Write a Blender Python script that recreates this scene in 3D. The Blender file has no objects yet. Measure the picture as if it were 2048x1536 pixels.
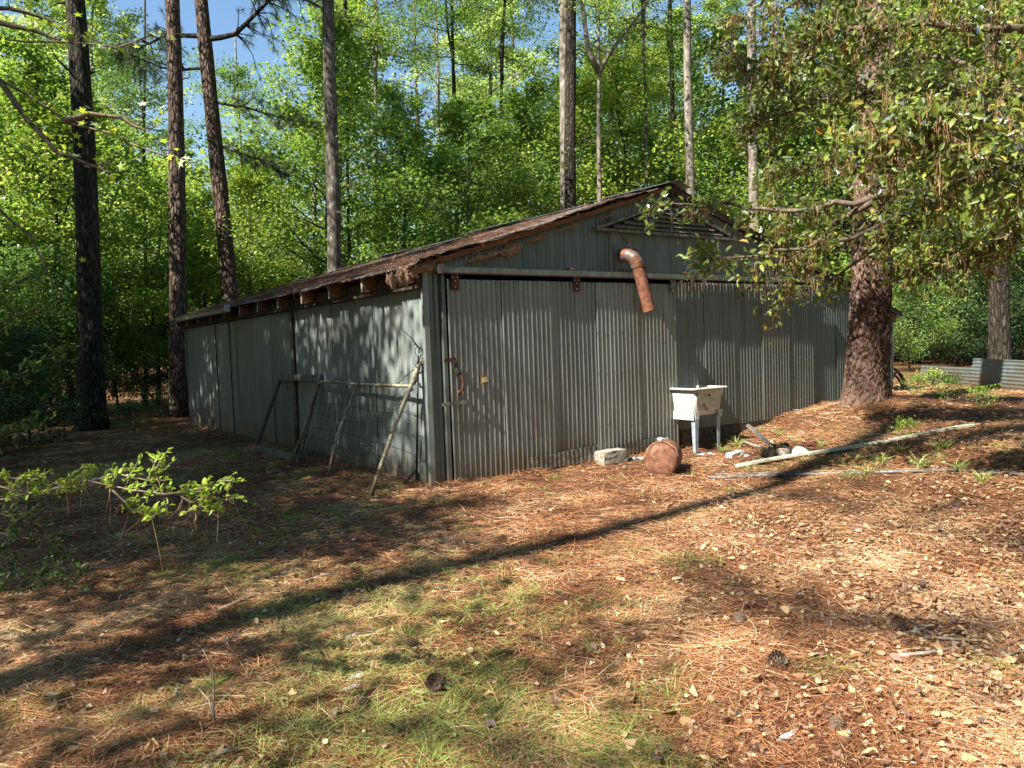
import bpy, math, random
import numpy as np
from mathutils import Vector, Matrix
from math import sin, cos, pi, radians, sqrt, atan2, exp

random.seed(7)
SC = bpy.context.scene
COL = SC.collection

# ---------------------------------------------------------------- camera
CAM_H = 1.525
FPX, PW, PH = 1538.0, 2048.0, 1536.0
cam_d = bpy.data.cameras.new('camera')
cam_d.sensor_width = 36.0
cam_d.lens = FPX / PW * 36.0
cam_d.clip_start = 0.05
cam_d.clip_end = 1500
cam = bpy.data.objects.new('camera', cam_d)
COL.objects.link(cam)
CAM_R = Matrix.Rotation(pi / 2 - radians(2.9), 3, 'X') @ Matrix.Rotation(radians(-2.04), 3, 'Z')
cam.matrix_world = Matrix.Translation((0, 0, CAM_H)) @ CAM_R.to_4x4()
SC.camera = cam

# ---------------------------------------------------------------- light
SUN_EL, SUN_FROM = radians(47), Vector((-0.752, -0.659))      # horizontal direction towards the sun
world = bpy.data.worlds.new('World')
SC.world = world
world.use_nodes = True
wn = world.node_tree.nodes; wn.clear()
wo = wn.new('ShaderNodeOutputWorld'); wb = wn.new('ShaderNodeBackground'); ws = wn.new('ShaderNodeTexSky')
ws.sky_type = 'NISHITA'; ws.sun_disc = False
ws.sun_elevation = SUN_EL
ws.sun_rotation = atan2(SUN_FROM.x, SUN_FROM.y)
ws.air_density = 1.25; ws.dust_density = 0.1; ws.ozone_density = 1.7
wb.inputs[1].default_value = 0.06
whs = wn.new('ShaderNodeHueSaturation'); whs.inputs['Saturation'].default_value = 1.1
world.node_tree.links.new(ws.outputs[0], whs.inputs['Color']); world.node_tree.links.new(whs.outputs[0], wb.inputs[0])
world.node_tree.links.new(wb.outputs[0], wo.inputs[0])
sun_d = bpy.data.lights.new('sun', 'SUN')
sun_d.energy = 5.0; sun_d.angle = radians(0.53); sun_d.color = (1.0, 0.94, 0.82)
sun = bpy.data.objects.new('sun', sun_d); COL.objects.link(sun)
sdir = Vector((SUN_FROM.x * cos(SUN_EL), SUN_FROM.y * cos(SUN_EL), sin(SUN_EL))).normalized()
sun.rotation_euler = sdir.to_track_quat('Z', 'Y').to_euler()
sun.location = sdir * 60
SC.view_settings.view_transform = 'Standard'
SC.view_settings.look = 'None'
SC.view_settings.gamma = 1.0
SC.view_settings.use_curve_mapping = False
SC.view_settings.exposure = 1.75
SC.cycles.max_bounces = 6
SC.cycles.diffuse_bounces = 3
SC.cycles.glossy_bounces = 2
SC.cycles.transmission_bounces = 3
SC.cycles.transparent_max_bounces = 4
SC.cycles.sample_clamp_indirect = 6

# ---------------------------------------------------------------- helpers
def ray(px, py):
    return CAM_R @ Vector(((px - PW / 2) / FPX, -(py - PH / 2) / FPX, -1.0))

def at(px, py, Y):
    "world point seen at that pixel of the photograph, Y metres in front"
    d = ray(px, py)
    return Vector((0, 0, CAM_H)) + d * (Y / d.y)

def ss(t):
    t = np.clip(t, 0, 1)
    return t * t * (3 - 2 * t)

def gh(x, y):
    "height of the ground"
    x = np.asarray(x, float); y = np.asarray(y, float)
    h = 0.43 * ss((x - 2.2) / 3.9) * ss((y - 3.0) / 4.5)
    h = h + 0.22 * np.exp(-(((x - TREE.x) / 0.85) ** 2 + ((y - TREE.y) / 0.85) ** 2))
    h = h - 0.10 * ss((-x - 3) / 5.0) * ss((y - 12) / 6.0)
    h = h + 0.018 * np.sin(x * 1.7 + 0.6 * y) * np.sin(y * 1.3 - 0.5 * x + 1) + 0.008 * np.sin(x * 5.1 + 1) * np.sin(y * 4.3 + x)
    far = ss((np.sqrt(x * x + y * y) - 35) / 120)
    return h + far * 4.0
TREE = Vector((5.15, 11.0, 0))

def G(x, y):
    return float(gh(x, y))

def gp(px, py):
    d = ray(px, py); h = 0.0
    for _ in range(12):
        k = (h - CAM_H) / d.z
        p = d * k
        h = G(p.x, p.y)
    return Vector((p.x, p.y, h))

class MB:
    "collects polygons for ONE mesh"
    def __init__(s):
        s.v = []; s.f = []; s.sm = []
    def add(s, vs, fs, smooth=False):
        b = len(s.v); s.v.extend([tuple(v) for v in vs])
        for f in fs:
            s.f.append([i + b for i in f]); s.sm.append(smooth)
        return s
    def box(s, c, h, ax=None, taper=1.0):
        "c centre, h half sizes, ax three axes"
        ax = ax or (Vector((1, 0, 0)), Vector((0, 1, 0)), Vector((0, 0, 1)))
        c = Vector(c); vs = []
        for k in (-1, 1):
            t = 1.0 if k < 0 else taper
            for i, j in ((-1, -1), (1, -1), (1, 1), (-1, 1)):
                vs.append(c + ax[0] * (i * h[0] * t) + ax[1] * (j * h[1] * t) + ax[2] * (k * h[2]))
        return s.add(vs, [(3, 2, 1, 0), (4, 5, 6, 7), (0, 1, 5, 4), (1, 2, 6, 5), (2, 3, 7, 6), (3, 0, 4, 7)])
    def bar(s, a, b, w, t, up=Vector((0, 0, 1))):
        "rectangular bar from a to b, w across, t along up"
        a = Vector(a); b = Vector(b); d = (b - a); L = d.length; d.normalize()
        sd = d.cross(up)
        if sd.length < 1e-4: sd = d.cross(Vector((1, 0, 0)))
        sd.normalize(); u = sd.cross(d)
        return s.box((a + b) / 2, (L / 2, w / 2, t / 2), (d, sd, u))
    def tube(s, pts, r, n=8, cap=True, wob=0.0, rng=random):
        pts = [Vector(p) for p in pts]; m = len(pts)
        if not hasattr(r, '__len__'): r = [r] * m
        vs = []; ref = None
        for i, p in enumerate(pts):
            d = (pts[min(i + 1, m - 1)] - pts[max(i - 1, 0)]).normalized()
            if ref is None:
                ref = d.orthogonal().normalized()
            ref = (ref - d * ref.dot(d)).normalized()
            o = d.cross(ref)
            for k in range(n):
                a = 2 * pi * k / n
                rr = r[i] * (1 + (rng.uniform(-wob, wob) if wob else 0))
                vs.append(p + ref * cos(a) * rr + o * sin(a) * rr)
        fs = [(i * n + k, i * n + (k + 1) % n, (i + 1) * n + (k + 1) % n, (i + 1) * n + k) for i in range(m - 1) for k in range(n)]
        s.add(vs, fs, True)
        if cap:
            b = len(s.v) - n * m
            s.f.append([b + k for k in range(n)][::-1]); s.sm.append(False)
            s.f.append([b + (m - 1) * n + k for k in range(n)]); s.sm.append(False)
        return s
    def blob(s, c, r, seed=0, amp=0.25, nu=14, nv=9, smooth=True, ax=None):
        c = Vector(c); rr = random.Random(seed)
        ph = [(rr.uniform(1, 4), rr.uniform(0, 6), rr.uniform(1, 4), rr.uniform(0, 6)) for _ in range(4)]
        vs = []; fs = []
        for j in range(nv + 1):
            t = pi * j / nv
            for i in range(nu):
                a = 2 * pi * i / nu
                x, y, z = sin(t) * cos(a), sin(t) * sin(a), cos(t)
                k = 1 + amp * sum(sin(p[0] * 2 * x + p[1]) * cos(p[2] * 2 * y + p[3] + z * 2) for p in ph) / 2.2
                o = Vector((x * r[0] * k, y * r[1] * k, z * r[2] * k))
                if ax: o = ax[0] * o.x + ax[1] * o.y + ax[2] * o.z
                vs.append(c + o)
        for j in range(nv):
            for i in range(nu):
                fs.append((j * nu + i, (j + 1) * nu + i, (j + 1) * nu + (i + 1) % nu, j * nu + (i + 1) % nu))
        return s.add(vs, fs, smooth)
    def lathe(s, prof, c, ax=None, n=20, smooth=True):
        "prof list of (r, z)"
        ax = ax or (Vector((1, 0, 0)), Vector((0, 1, 0)), Vector((0, 0, 1)))
        c = Vector(c); vs = []
        for r, z in prof:
            for k in range(n):
                a = 2 * pi * k / n
                vs.append(c + ax[0] * (r * cos(a)) + ax[1] * (r * sin(a)) + ax[2] * z)
        fs = [(i * n + k, i * n + (k + 1) % n, (i + 1) * n + (k + 1) % n, (i + 1) * n + k) for i in range(len(prof) - 1) for k in range(n)]
        return s.add(vs, fs, smooth)

ORG = {}
def link(name, me, mat, parent=None):
    o = bpy.data.objects.new(name, me)
    COL.objects.link(o)
    if mat is not None:
        me.materials.clear(); me.materials.append(mat)
    if parent is not None:
        o.parent = parent
    ORG[o.name] = ORG[parent.name].copy() if parent is not None else Vector((0, 0, 0))
    return o

def put(name, mb, mat, parent=None, org=None):
    "link the collected polygons (world coordinates) as one object"
    me = bpy.data.meshes.new(name)
    off = ORG[parent.name] if parent is not None else (Vector(org) if org is not None else Vector((0, 0, 0)))
    me.from_pydata([(v[0] - off.x, v[1] - off.y, v[2] - off.z) for v in mb.v], [], mb.f)
    me.polygons.foreach_set('use_smooth', mb.sm)
    me.update()
    o = link(name, me, mat, parent)
    if parent is None:
        o.location = off; ORG[o.name] = off
    return o

def tag(o, label=None, cat=None, group=None, kind=None):
    if label: o['label'] = label
    if cat: o['category'] = cat
    if group: o['group'] = group
    if kind: o['kind'] = kind
    return o

def thing(name, label, cat, loc, group=None, kind=None):
    o = bpy.data.objects.new(name, None); COL.objects.link(o)
    o.empty_display_size = 0.2
    o.location = loc; ORG[o.name] = Vector(loc)
    return tag(o, label, cat, group, kind)

def np_mesh(name, V, F, rnd=None, smooth=False):
    "V (n,3) verts, F (m,k) faces, rnd (m,) per-face random value"
    me = bpy.data.meshes.new(name)
    V = np.ascontiguousarray(V, dtype=np.float32); F = np.ascontiguousarray(F, dtype=np.int32)
    m, k = F.shape
    me.vertices.add(len(V)); me.vertices.foreach_set('co', V.ravel())
    me.loops.add(m * k); me.loops.foreach_set('vertex_index', F.ravel())
    me.polygons.add(m)
    me.polygons.foreach_set('loop_start', np.arange(0, m * k, k, dtype=np.int32))
    me.polygons.foreach_set('loop_total', np.full(m, k, dtype=np.int32))
    if smooth: me.polygons.foreach_set('use_smooth', np.ones(m, dtype=bool))
    me.update(calc_edges=True)
    if rnd is not None:
        a = me.attributes.new('rnd', 'FLOAT', 'FACE')
        a.data.foreach_set('value', np.ascontiguousarray(rnd, dtype=np.float32))
    return me

def unit(a):
    return a / np.maximum(np.linalg.norm(a, axis=1, keepdims=True), 1e-9)

def leaf_mesh(name, C, D, N, L, W, rnd, shape='quad', curl=0.15):
    """one leaf per row: C base point, D direction, N normal, L length, W width"""
    D = unit(D); S = unit(np.cross(D, N)); N = np.cross(S, D)
    L = L[:, None]; W = W[:, None]; n = len(C)
    if shape == 'quad':
        P = np.stack([C, C + D * L * .45 + S * W * .5 + N * L * curl, C + D * L, C + D * L * .45 - S * W * .5 + N * L * curl], 1)
        F = np.arange(n * 4).reshape(n, 4)
        return np_mesh(name, P.reshape(-1, 3), F, rnd)
    if shape == 'litter':    # irregular curled outline
        rj = np.random.default_rng(n); m = 8; ring = []
        curlv = rj.normal(0, .22, (n, 1)); twist = rj.normal(0, .25, (n, 1)); lob = rj.uniform(.0, .38, (n, 1))
        for q in range(m):
            a = 2 * pi * q / m
            rr_ = 1 + rj.uniform(-.18, .18, (n, 1)) - lob * (q % 2)
            u_ = .5 + .5 * cos(a) * rr_; v_ = .5 * sin(a) * rr_
            ring.append(C + D * L * u_ + S * W * v_ + N * L * (curlv * (v_ * 2) ** 2 + twist * (u_ - .5) * v_ * 2 + curlv * .7 * (u_ - .5) ** 2 + rj.normal(0, .03, (n, 1))))
        P = np.stack([C + D * L * .5 - N * L * .02] + ring, 1); i = np.arange(n)[:, None] * (m + 1)
        F = np.concatenate([i + np.array([[0, 1 + q, 1 + (q + 1) % m, 1 + (q + 2) % m]]) for q in range(0, m, 2)], 0)
        return np_mesh(name, P.reshape(-1, 3), F, np.tile(rnd, m // 2))
    if shape == 'oval':      # two folded halves
        b = C; t = C + D * L - N * L * curl
        P = np.stack([b, C + D * L * .28 + S * W * .42 + N * L * curl, C + D * L * .68 + S * W * .46 + N * L * curl * .6, t,
                      C + D * L * .68 - S * W * .46 + N * L * curl * .6, C + D * L * .28 - S * W * .42 + N * L * curl], 1)
        i = np.arange(n)[:, None] * 6
        F = np.concatenate([i + np.array([[0, 1, 2, 3]]), i + np.array([[0, 3, 4, 5]])], 0)
        return np_mesh(name, P.reshape(-1, 3), F, np.concatenate([rnd, rnd]))
    if shape == 'star':      # sweetgum: five pointed lobes
        ang = np.radians([0, 25, 58, 88, 128, 165, -165, -128, -88, -58, -25])
        rad = np.array([1, .42, .92, .36, .62, .2, .2, .62, .36, .92, .42])
        ring = [C + D * L * (.35 + .65 * r * math.cos(a)) + S * W * (r * math.sin(a) * .62) - N * L * curl * r * .5 for a, r in zip(ang, rad)]
        P = np.stack([C + D * L * .35] + ring, 1); k = P.shape[1]
        i = np.arange(n)[:, None] * k
        F = np.concatenate([i + np.array([[0, j, j % 11 + 1]]) for j in range(1, 12)], 0)
        return np_mesh(name, P.reshape(-1, 3), F, np.tile(rnd, 11))

def strips_mesh(name, P0, D, L, W, bend, rnd, seg=2):
    "thin flat blades: base P0, direction D, length L, width W, bend vector added quadratically"
    n = len(P0); D = unit(D)
    side = unit(np.cross(D, np.tile([[0, 0, 1.0]], (n, 1)) + 0.3 * np.random.default_rng(5).normal(size=(n, 3))))
    rows = []
    for k in range(seg + 1):
        t = k / seg
        c = P0 + D * (L * t)[:, None] + bend * (t * t)
        w = (W * (1 - 0.75 * t) * .5)[:, None]
        rows += [c - side * w, c + side * w]
    P = np.stack(rows, 1); m = 2 * (seg + 1)
    i = np.arange(n)[:, None] * m
    F = np.concatenate([i + np.array([[2 * k, 2 * k + 1, 2 * k + 3, 2 * k + 2]]) for k in range(seg)], 0)
    return np_mesh(name, P.reshape(-1, 3), F, np.tile(rnd, seg))

# ---------------------------------------------------------------- materials
def new_mat(name):
    m = bpy.data.materials.new(name); m.use_nodes = True
    nt = m.node_tree; nt.nodes.clear()
    return m, nt, nt.nodes.new, nt.links.new

def ramp_set(r, stops):
    e = r.color_ramp.elements
    while len(e) > 1: e.remove(e[-1])
    e[0].position = stops[0][0]; e[0].color = (*stops[0][1], 1)
    for p, c in stops[1:]:
        q = e.new(p); q.color = (*c, 1)

def mat_noise(name, stops, scale=(3, 3, 3), rough=0.8, metal=0.0, bump=0.3, bscale=None, detail=6, nscale=1.0, stops2=None, mask_scale=1.0, mask=(0.45, 0.6), spec=0.3, dist=0.01, vor=None, wear=None):
    m, nt, N, L = new_mat(name)
    out = N('ShaderNodeOutputMaterial'); bs = N('ShaderNodeBsdfPrincipled')
    tc = N('ShaderNodeTexCoord'); mp = N('ShaderNodeMapping'); mp.inputs['Scale'].default_value = scale
    L(tc.outputs['Object'], mp.inputs[0])
    n1 = N('ShaderNodeTexNoise'); n1.inputs['Scale'].default_value = nscale; n1.inputs['Detail'].default_value = detail
    n1.inputs['Roughness'].default_value = 0.62
    L(mp.outputs[0], n1.inputs['Vector'])
    r1 = N('ShaderNodeValToRGB'); ramp_set(r1, stops); L(n1.outputs['Fac'], r1.inputs[0])
    col = r1.outputs[0]
    if stops2:
        n2 = N('ShaderNodeTexNoise'); n2.inputs['Scale'].default_value = mask_scale; n2.inputs['Detail'].default_value = 5
        L(tc.outputs['Object'], n2.inputs['Vector'])
        r2 = N('ShaderNodeValToRGB'); ramp_set(r2, stops2); L(n1.outputs['Fac'], r2.inputs[0])
        mr = N('ShaderNodeMapRange'); mr.inputs[1].default_value = mask[0]; mr.inputs[2].default_value = mask[1]
        L(n2.outputs['Fac'], mr.inputs[0])
        mx = N('ShaderNodeMix'); mx.data_type = 'RGBA'
        L(mr.outputs[0], mx.inputs[0]); L(col, mx.inputs[6]); L(r2.outputs[0], mx.inputs[7])
        col = mx.outputs[2]
    L(col, bs.inputs['Base Color'])
    bs.inputs['Roughness'].default_value = rough; bs.inputs['Metallic'].default_value = metal
    bs.inputs['Specular IOR Level'].default_value = spec
    if bump:
        nb = N('ShaderNodeTexNoise'); nb.inputs['Scale'].default_value = bscale or nscale * 3; nb.inputs['Detail'].default_value = 6
        L(mp.outputs[0], nb.inputs['Vector'])
        h = nb.outputs['Fac']
        if vor:
            v = N('ShaderNodeTexVoronoi'); v.feature = 'DISTANCE_TO_EDGE'; v.inputs['Scale'].default_value = vor
            ad = N('ShaderNodeMixRGB'); ad.blend_type = 'ADD'; ad.inputs[0].default_value = 0.12
            L(mp.outputs[0], ad.inputs[1]); L(nb.outputs['Color'], ad.inputs[2]); L(ad.outputs[0], v.inputs['Vector'])
            mv = N('ShaderNodeMapRange'); mv.inputs[1].default_value = 0; mv.inputs[2].default_value = 0.25
            L(v.outputs['Distance'], mv.inputs[0])
            mm = N('ShaderNodeMath'); mm.operation = 'MULTIPLY_ADD'; mm.inputs[1].default_value = 1.0
            L(mv.outputs[0], mm.inputs[0]); L(nb.outputs['Fac'], mm.inputs[2]); h = mm.outputs[0]
            mc = N('ShaderNodeMixRGB'); mc.blend_type = 'MULTIPLY'; mc.inputs[0].default_value = 0.75
            L(col, mc.inputs[1]); L(mv.outputs[0], mc.inputs[2]); L(mc.outputs[0], bs.inputs['Base Color'])
        bp = N('ShaderNodeBump'); bp.inputs['Strength'].default_value = bump; bp.inputs['Distance'].default_value = dist
        L(h, bp.inputs['Height']); L(bp.outputs[0], bs.inputs['Normal'])
    L(bs.outputs[0], out.inputs[0])
    return m

def mat_leaf(name, stops, trans=0.45, rough=0.45, objvar=0.5, gloss=0.12, big=0.0):
    "leaf colour from the per-leaf random value and the per-object random value"
    m, nt, N, L = new_mat(name)
    out = N('ShaderNodeOutputMaterial')
    at_ = N('ShaderNodeAttribute'); at_.attribute_name = 'rnd'
    oi = N('ShaderNodeObjectInfo')
    ma = N('ShaderNodeMath'); ma.operation = 'MULTIPLY_ADD'; ma.inputs[1].default_value = objvar; ma.use_clamp = True
    sb = N('ShaderNodeMath'); sb.operation = 'SUBTRACT'; sb.inputs[1].default_value = 0.5
    L(oi.outputs['Random'], sb.inputs[0]); L(sb.outputs[0], ma.inputs[0]); L(at_.outputs['Fac'], ma.inputs[2])
    r = N('ShaderNodeValToRGB'); ramp_set(r, stops); L(ma.outputs[0], r.inputs[0])
    df = N('ShaderNodeBsdfDiffuse'); tr = N('ShaderNodeBsdfTranslucent'); gl = N('ShaderNodeBsdfGlossy')
    gl.inputs['Roughness'].default_value = rough; gl.inputs['Color'].default_value = (.9, .95, 1, 1)
    L(r.outputs[0], df.inputs[0])
    hs = N('ShaderNodeHueSaturation'); hs.inputs['Hue'].default_value = 0.485; hs.inputs['Value'].default_value = 1.5; hs.inputs['Saturation'].default_value = 1.1
    L(r.outputs[0], hs.inputs['Color']); L(hs.outputs[0], tr.inputs[0])
    m1 = N('ShaderNodeMixShader'); m1.inputs[0].default_value = trans; L(df.outputs[0], m1.inputs[1]); L(tr.outputs[0], m1.inputs[2])
    m2 = N('ShaderNodeMixShader'); m2.inputs[0].default_value = gloss
    lw = N('ShaderNodeLayerWeight'); lw.inputs[0].default_value = 0.3
    mg = N('ShaderNodeMath'); mg.operation = 'MULTIPLY'; mg.inputs[1].default_value = gloss * 2.5; L(lw.outputs['Fresnel'], mg.inputs[0])
    L(mg.outputs[0], m2.inputs[0])
    L(m1.outputs[0], m2.inputs[1]); L(gl.outputs[0], m2.inputs[2]); L(m2.outputs[0], out.inputs[0])
    return m

def mat_zinc(name, base, rust=0.0, rough=0.42, metal=0.55, streak=1.0):
    "weathered galvanised sheet with runs down the sheet"
    m, nt, N, L = new_mat(name)
    out = N('ShaderNodeOutputMaterial'); bs = N('ShaderNodeBsdfPrincipled'); tc = N('ShaderNodeTexCoord')
    oi = N('ShaderNodeObjectInfo')
    mp = N('ShaderNodeMapping'); mp.inputs['Scale'].default_value = (9, 9, 0.35); L(tc.outputs['Object'], mp.inputs[0])
    n1 = N('ShaderNodeTexNoise'); n1.inputs['Scale'].default_value = 1.6; n1.inputs['Detail'].default_value = 8; n1.inputs['Roughness'].default_value = .65
    L(mp.outputs[0], n1.inputs['Vector'])
    n2 = N('ShaderNodeTexNoise'); n2.inputs['Scale'].default_value = 1.3; n2.inputs['Detail'].default_value = 6; L(tc.outputs['Object'], n2.inputs['Vector'])
    n3 = N('ShaderNodeTexVoronoi'); n3.inputs['Scale'].default_value = 70; L(tc.outputs['Object'], n3.inputs['Vector'])
    b = np.array(base)
    r1 = N('ShaderNodeValToRGB')
    ramp_set(r1, [(0.25, tuple(b * .55)), (0.42, tuple(b * .8)), (0.55, tuple(b)), (0.68, tuple(np.minimum(b * 1.25, .85))), (0.8, tuple(np.minimum(b * 1.5, .9)))])
    L(n1.outputs['Fac'], r1.inputs[0])
    br = N('ShaderNodeMath'); br.operation = 'MULTIPLY_ADD'; br.inputs[1].default_value = .3; br.inputs[2].default_value = .85
    L(oi.outputs['Random'], br.inputs[0])
    mt = N('ShaderNodeVectorMath'); mt.operation = 'SCALE'; L(r1.outputs[0], mt.inputs[0]); L(br.outputs[0], mt.inputs['Scale'])
    # dirt: brownish green film in runs
    mr = N('ShaderNodeMapRange'); mr.inputs[1].default_value = .42; mr.inputs[2].default_value = .75; L(n2.outputs['Fac'], mr.inputs[0])
    ml = N('ShaderNodeMath'); ml.operation = 'MULTIPLY'; ml.inputs[1].default_value = .55; L(mr.outputs[0], ml.inputs[0])
    mx = N('ShaderNodeMix'); mx.data_type = 'RGBA'; mx.inputs[7].default_value = (.16, .15, .105, 1)
    L(ml.outputs[0], mx.inputs[0]); L(mt.outputs[0], mx.inputs[6])
    sz = N('ShaderNodeSeparateXYZ'); L(tc.outputs['Object'], sz.inputs[0])
    zn = N('ShaderNodeMath'); zn.operation = 'MULTIPLY_ADD'; zn.inputs[1].default_value = -.55; L(n2.outputs['Fac'], zn.inputs[0]); L(sz.outputs['Z'], zn.inputs[2])
    zm = N('ShaderNodeMapRange'); zm.inputs[1].default_value = -.22; zm.inputs[2].default_value = .12; zm.inputs[3].default_value = .75; zm.inputs[4].default_value = 0; L(zn.outputs[0], zm.inputs[0])
    mz = N('ShaderNodeMix'); mz.data_type = 'RGBA'; mz.inputs[7].default_value = (.15, .115, .075, 1); L(zm.outputs[0], mz.inputs[0]); L(mx.outputs[2], mz.inputs[6])
    col = mz.outputs[2]
    mp2 = N('ShaderNodeMapping'); mp2.inputs['Scale'].default_value = (14, 14, 0.9); mp2.inputs['Location'].default_value = (3, 1, 7); L(tc.outputs['Object'], mp2.inputs[0])
    n4 = N('ShaderNodeTexNoise'); n4.inputs['Scale'].default_value = 1.0; n4.inputs['Detail'].default_value = 4; L(mp2.outputs[0], n4.inputs['Vector'])
    mr2 = N('ShaderNodeMapRange'); mr2.inputs[1].default_value = .74 - rust * .18; mr2.inputs[2].default_value = .82 - rust * .12; L(n4.outputs['Fac'], mr2.inputs[0])
    mx2 = N('ShaderNodeMix'); mx2.data_type = 'RGBA'; mx2.inputs[7].default_value = (.17, .075, .035, 1)
    L(mr2.outputs[0], mx2.inputs[0]); L(col, mx2.inputs[6]); L(mx2.outputs[2], bs.inputs['Base Color'])
    iv = N('ShaderNodeMath'); iv.operation = 'MULTIPLY_ADD'; iv.inputs[1].default_value = -metal; iv.inputs[2].default_value = metal; L(mr2.outputs[0], iv.inputs[0])
    L(iv.outputs[0], bs.inputs['Metallic'])
    rr = N('ShaderNodeMapRange'); rr.inputs[3].default_value = rough - .1; rr.inputs[4].default_value = rough + .25; L(n1.outputs['Fac'], rr.inputs[0]); L(rr.outputs[0], bs.inputs['Roughness'])
    bp = N('ShaderNodeBump'); bp.inputs['Strength'].default_value = .18; bp.inputs['Distance'].default_value = .004
    ad = N('ShaderNodeMath'); ad.operation = 'ADD'; L(n1.outputs['Fac'], ad.inputs[0]); L(n2.outputs['Fac'], ad.inputs[1])
    L(ad.outputs[0], bp.inputs['Height']); L(bp.outputs[0], bs.inputs['Normal'])
    L(bs.outputs[0], out.inputs[0])
    return m

M = {}
M['zinc'] = mat_zinc('weathered zinc sheet', (.165, .19, .185))
M['zinc_left'] = mat_zinc('blue grey zinc sheet', (.23, .265, .265), metal=.35, rough=.44)
M['zinc_gable'] = mat_zinc('grey green zinc sheet', (.15, .172, .162), rust=.3)
M['zinc_door'] = mat_zinc('door zinc sheet', (.235, .255, .245), rust=.6, rough=.36, metal=.55)
M['zinc_dark'] = mat_zinc('dull dark zinc sheet', (.13, .155, .155), rust=.2)
M['zinc_loose'] = mat_zinc('dull blue grey sheet', (.15, .19, .20), rust=.15, rough=.4)
M['zinc_new'] = mat_zinc('bright zinc sheet', (.45, .52, .58), rough=.38)
M['roofing'] = mat_noise('stained roofing', [(.3, (.045, .036, .03)), (.5, (.11, .085, .07)), (.62, (.2, .19, .185)), (.75, (.28, .29, .30))], nscale=2.2, metal=.2, rough=.7, bump=.3)
M['old_wood'] = mat_noise('grey weathered wood', [(.3, (.055, .05, .038)), (.5, (.13, .12, .095)), (.7, (.24, .225, .185))], scale=(6, 6, 6), nscale=3, bump=.5, dist=.004)
M['dark_wood'] = mat_noise('dark weathered wood', [(.3, (.02, .016, .012)), (.5, (.055, .043, .032)), (.7, (.12, .10, .075))], scale=(5, 5, 5), nscale=3, bump=.5, dist=.004)
M['brown_wood'] = mat_noise('red brown rafter wood', [(.3, (.09, .04, .022)), (.5, (.17, .08, .042)), (.72, (.26, .15, .09))], scale=(5, 5, 14), nscale=2, bump=.3, dist=.003)
M['pale_wood'] = mat_noise('bleached plank', [(.3, (.20, .20, .15)), (.5, (.36, .36, .28)), (.7, (.52, .51, .42))], scale=(5, 5, 14), nscale=3, bump=.4, dist=.003)
M['rust'] = mat_noise('rusty steel', [(.3, (.06, .025, .015)), (.48, (.135, .052, .03)), (.6, (.19, .08, .048)), (.75, (.26, .13, .085))], nscale=7, rough=.78, metal=.1, bump=.35, dist=.003)
M['rust_dark'] = mat_noise('dark rusty iron', [(.3, (.03, .012, .008)), (.55, (.09, .028, .016)), (.75, (.17, .06, .035))], nscale=12, rough=.7, metal=.2, bump=.3, dist=.002)
M['rust_drum'] = mat_noise('rusted tank skin', [(.3, (.07, .03, .018)), (.46, (.15, .066, .04)), (.58, (.21, .10, .065)), (.7, (.28, .16, .11)), (.8, (.12, .05, .03))], nscale=5, rough=.8, metal=.1, bump=.4, dist=.003)
M['elbow'] = mat_noise('half rusted zinc', [(.3, (.10, .04, .025)), (.45, (.20, .085, .05)), (.58, (.15, .13, .115)), (.78, (.22, .21, .20))], scale=(1, 1, 1), nscale=9, rough=.45, metal=.4, bump=.2)
M['iron'] = mat_noise('black iron', [(.3, (.012, .012, .012)), (.7, (.05, .05, .048))], nscale=14, rough=.6, metal=.5, bump=.2)
M['gate_tube'] = mat_noise('yellowed grey gate tube', [(.3, (.10, .095, .06)), (.48, (.22, .205, .14)), (.6, (.36, .32, .22)), (.75, (.5, .47, .36))], nscale=9, rough=.55, metal=.2, bump=.3, stops2=[(.3, (.06, .05, .035)), (.7, (.16, .14, .09))], mask_scale=3)
M['sink'] = mat_noise('dirty white sink plastic', [(.3, (.36, .35, .30)), (.5, (.52, .51, .46)), (.7, (.6, .6, .56))], nscale=4, rough=.35, bump=.1, stops2=[(.3, (.13, .09, .045)), (.5, (.36, .28, .16)), (.7, (.55, .48, .34))], mask_scale=4.0, mask=(.60, .80))
M['sink_front'] = mat_noise('stained yellowed sink face', [(.3, (.34, .29, .19)), (.5, (.47, .44, .34)), (.7, (.56, .54, .46))], nscale=5, rough=.4, bump=.1, stops2=[(.3, (.10, .06, .03)), (.7, (.34, .24, .12))], mask_scale=11.0, mask=(.60, .68))
M['leg_steel'] = mat_noise('pale blue painted steel', [(.3, (.20, .25, .29)), (.6, (.33, .39, .44)), (.8, (.45, .5, .53))], nscale=6, rough=.5, metal=.3, bump=.1)
M['concrete'] = mat_noise('mossy concrete', [(.3, (.13, .11, .085)), (.5, (.27, .24, .20)), (.7, (.40, .36, .31))], nscale=9, rough=.95, bump=.7, dist=.006)
M['white'] = mat_noise('chalky white', [(.3, (.30, .29, .26)), (.6, (.46, .45, .42)), (.8, (.6, .6, .57))], nscale=12, rough=.8, bump=.4)
M['blue'] = mat_noise('faded blue plastic', [(.3, (.16, .34, .38)), (.7, (.45, .62, .66))], nscale=12, rough=.5, bump=.2)
M['foil'] = mat_noise('dull crumpled foil', [(.3, (.25, .27, .28)), (.7, (.5, .53, .55))], nscale=12, rough=.35, metal=.8, bump=.9, dist=.02)
M['char'] = mat_noise('charred earth', [(.3, (.01, .009, .007)), (.55, (.035, .028, .02)), (.75, (.10, .07, .045))], nscale=20, rough=.95, bump=1, dist=.02)
M['insul'] = mat_noise('torn brown fibre', [(.3, (.10, .055, .03)), (.5, (.26, .155, .09)), (.7, (.46, .34, .22))], nscale=14, rough=.95, bump=1, dist=.02)
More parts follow.
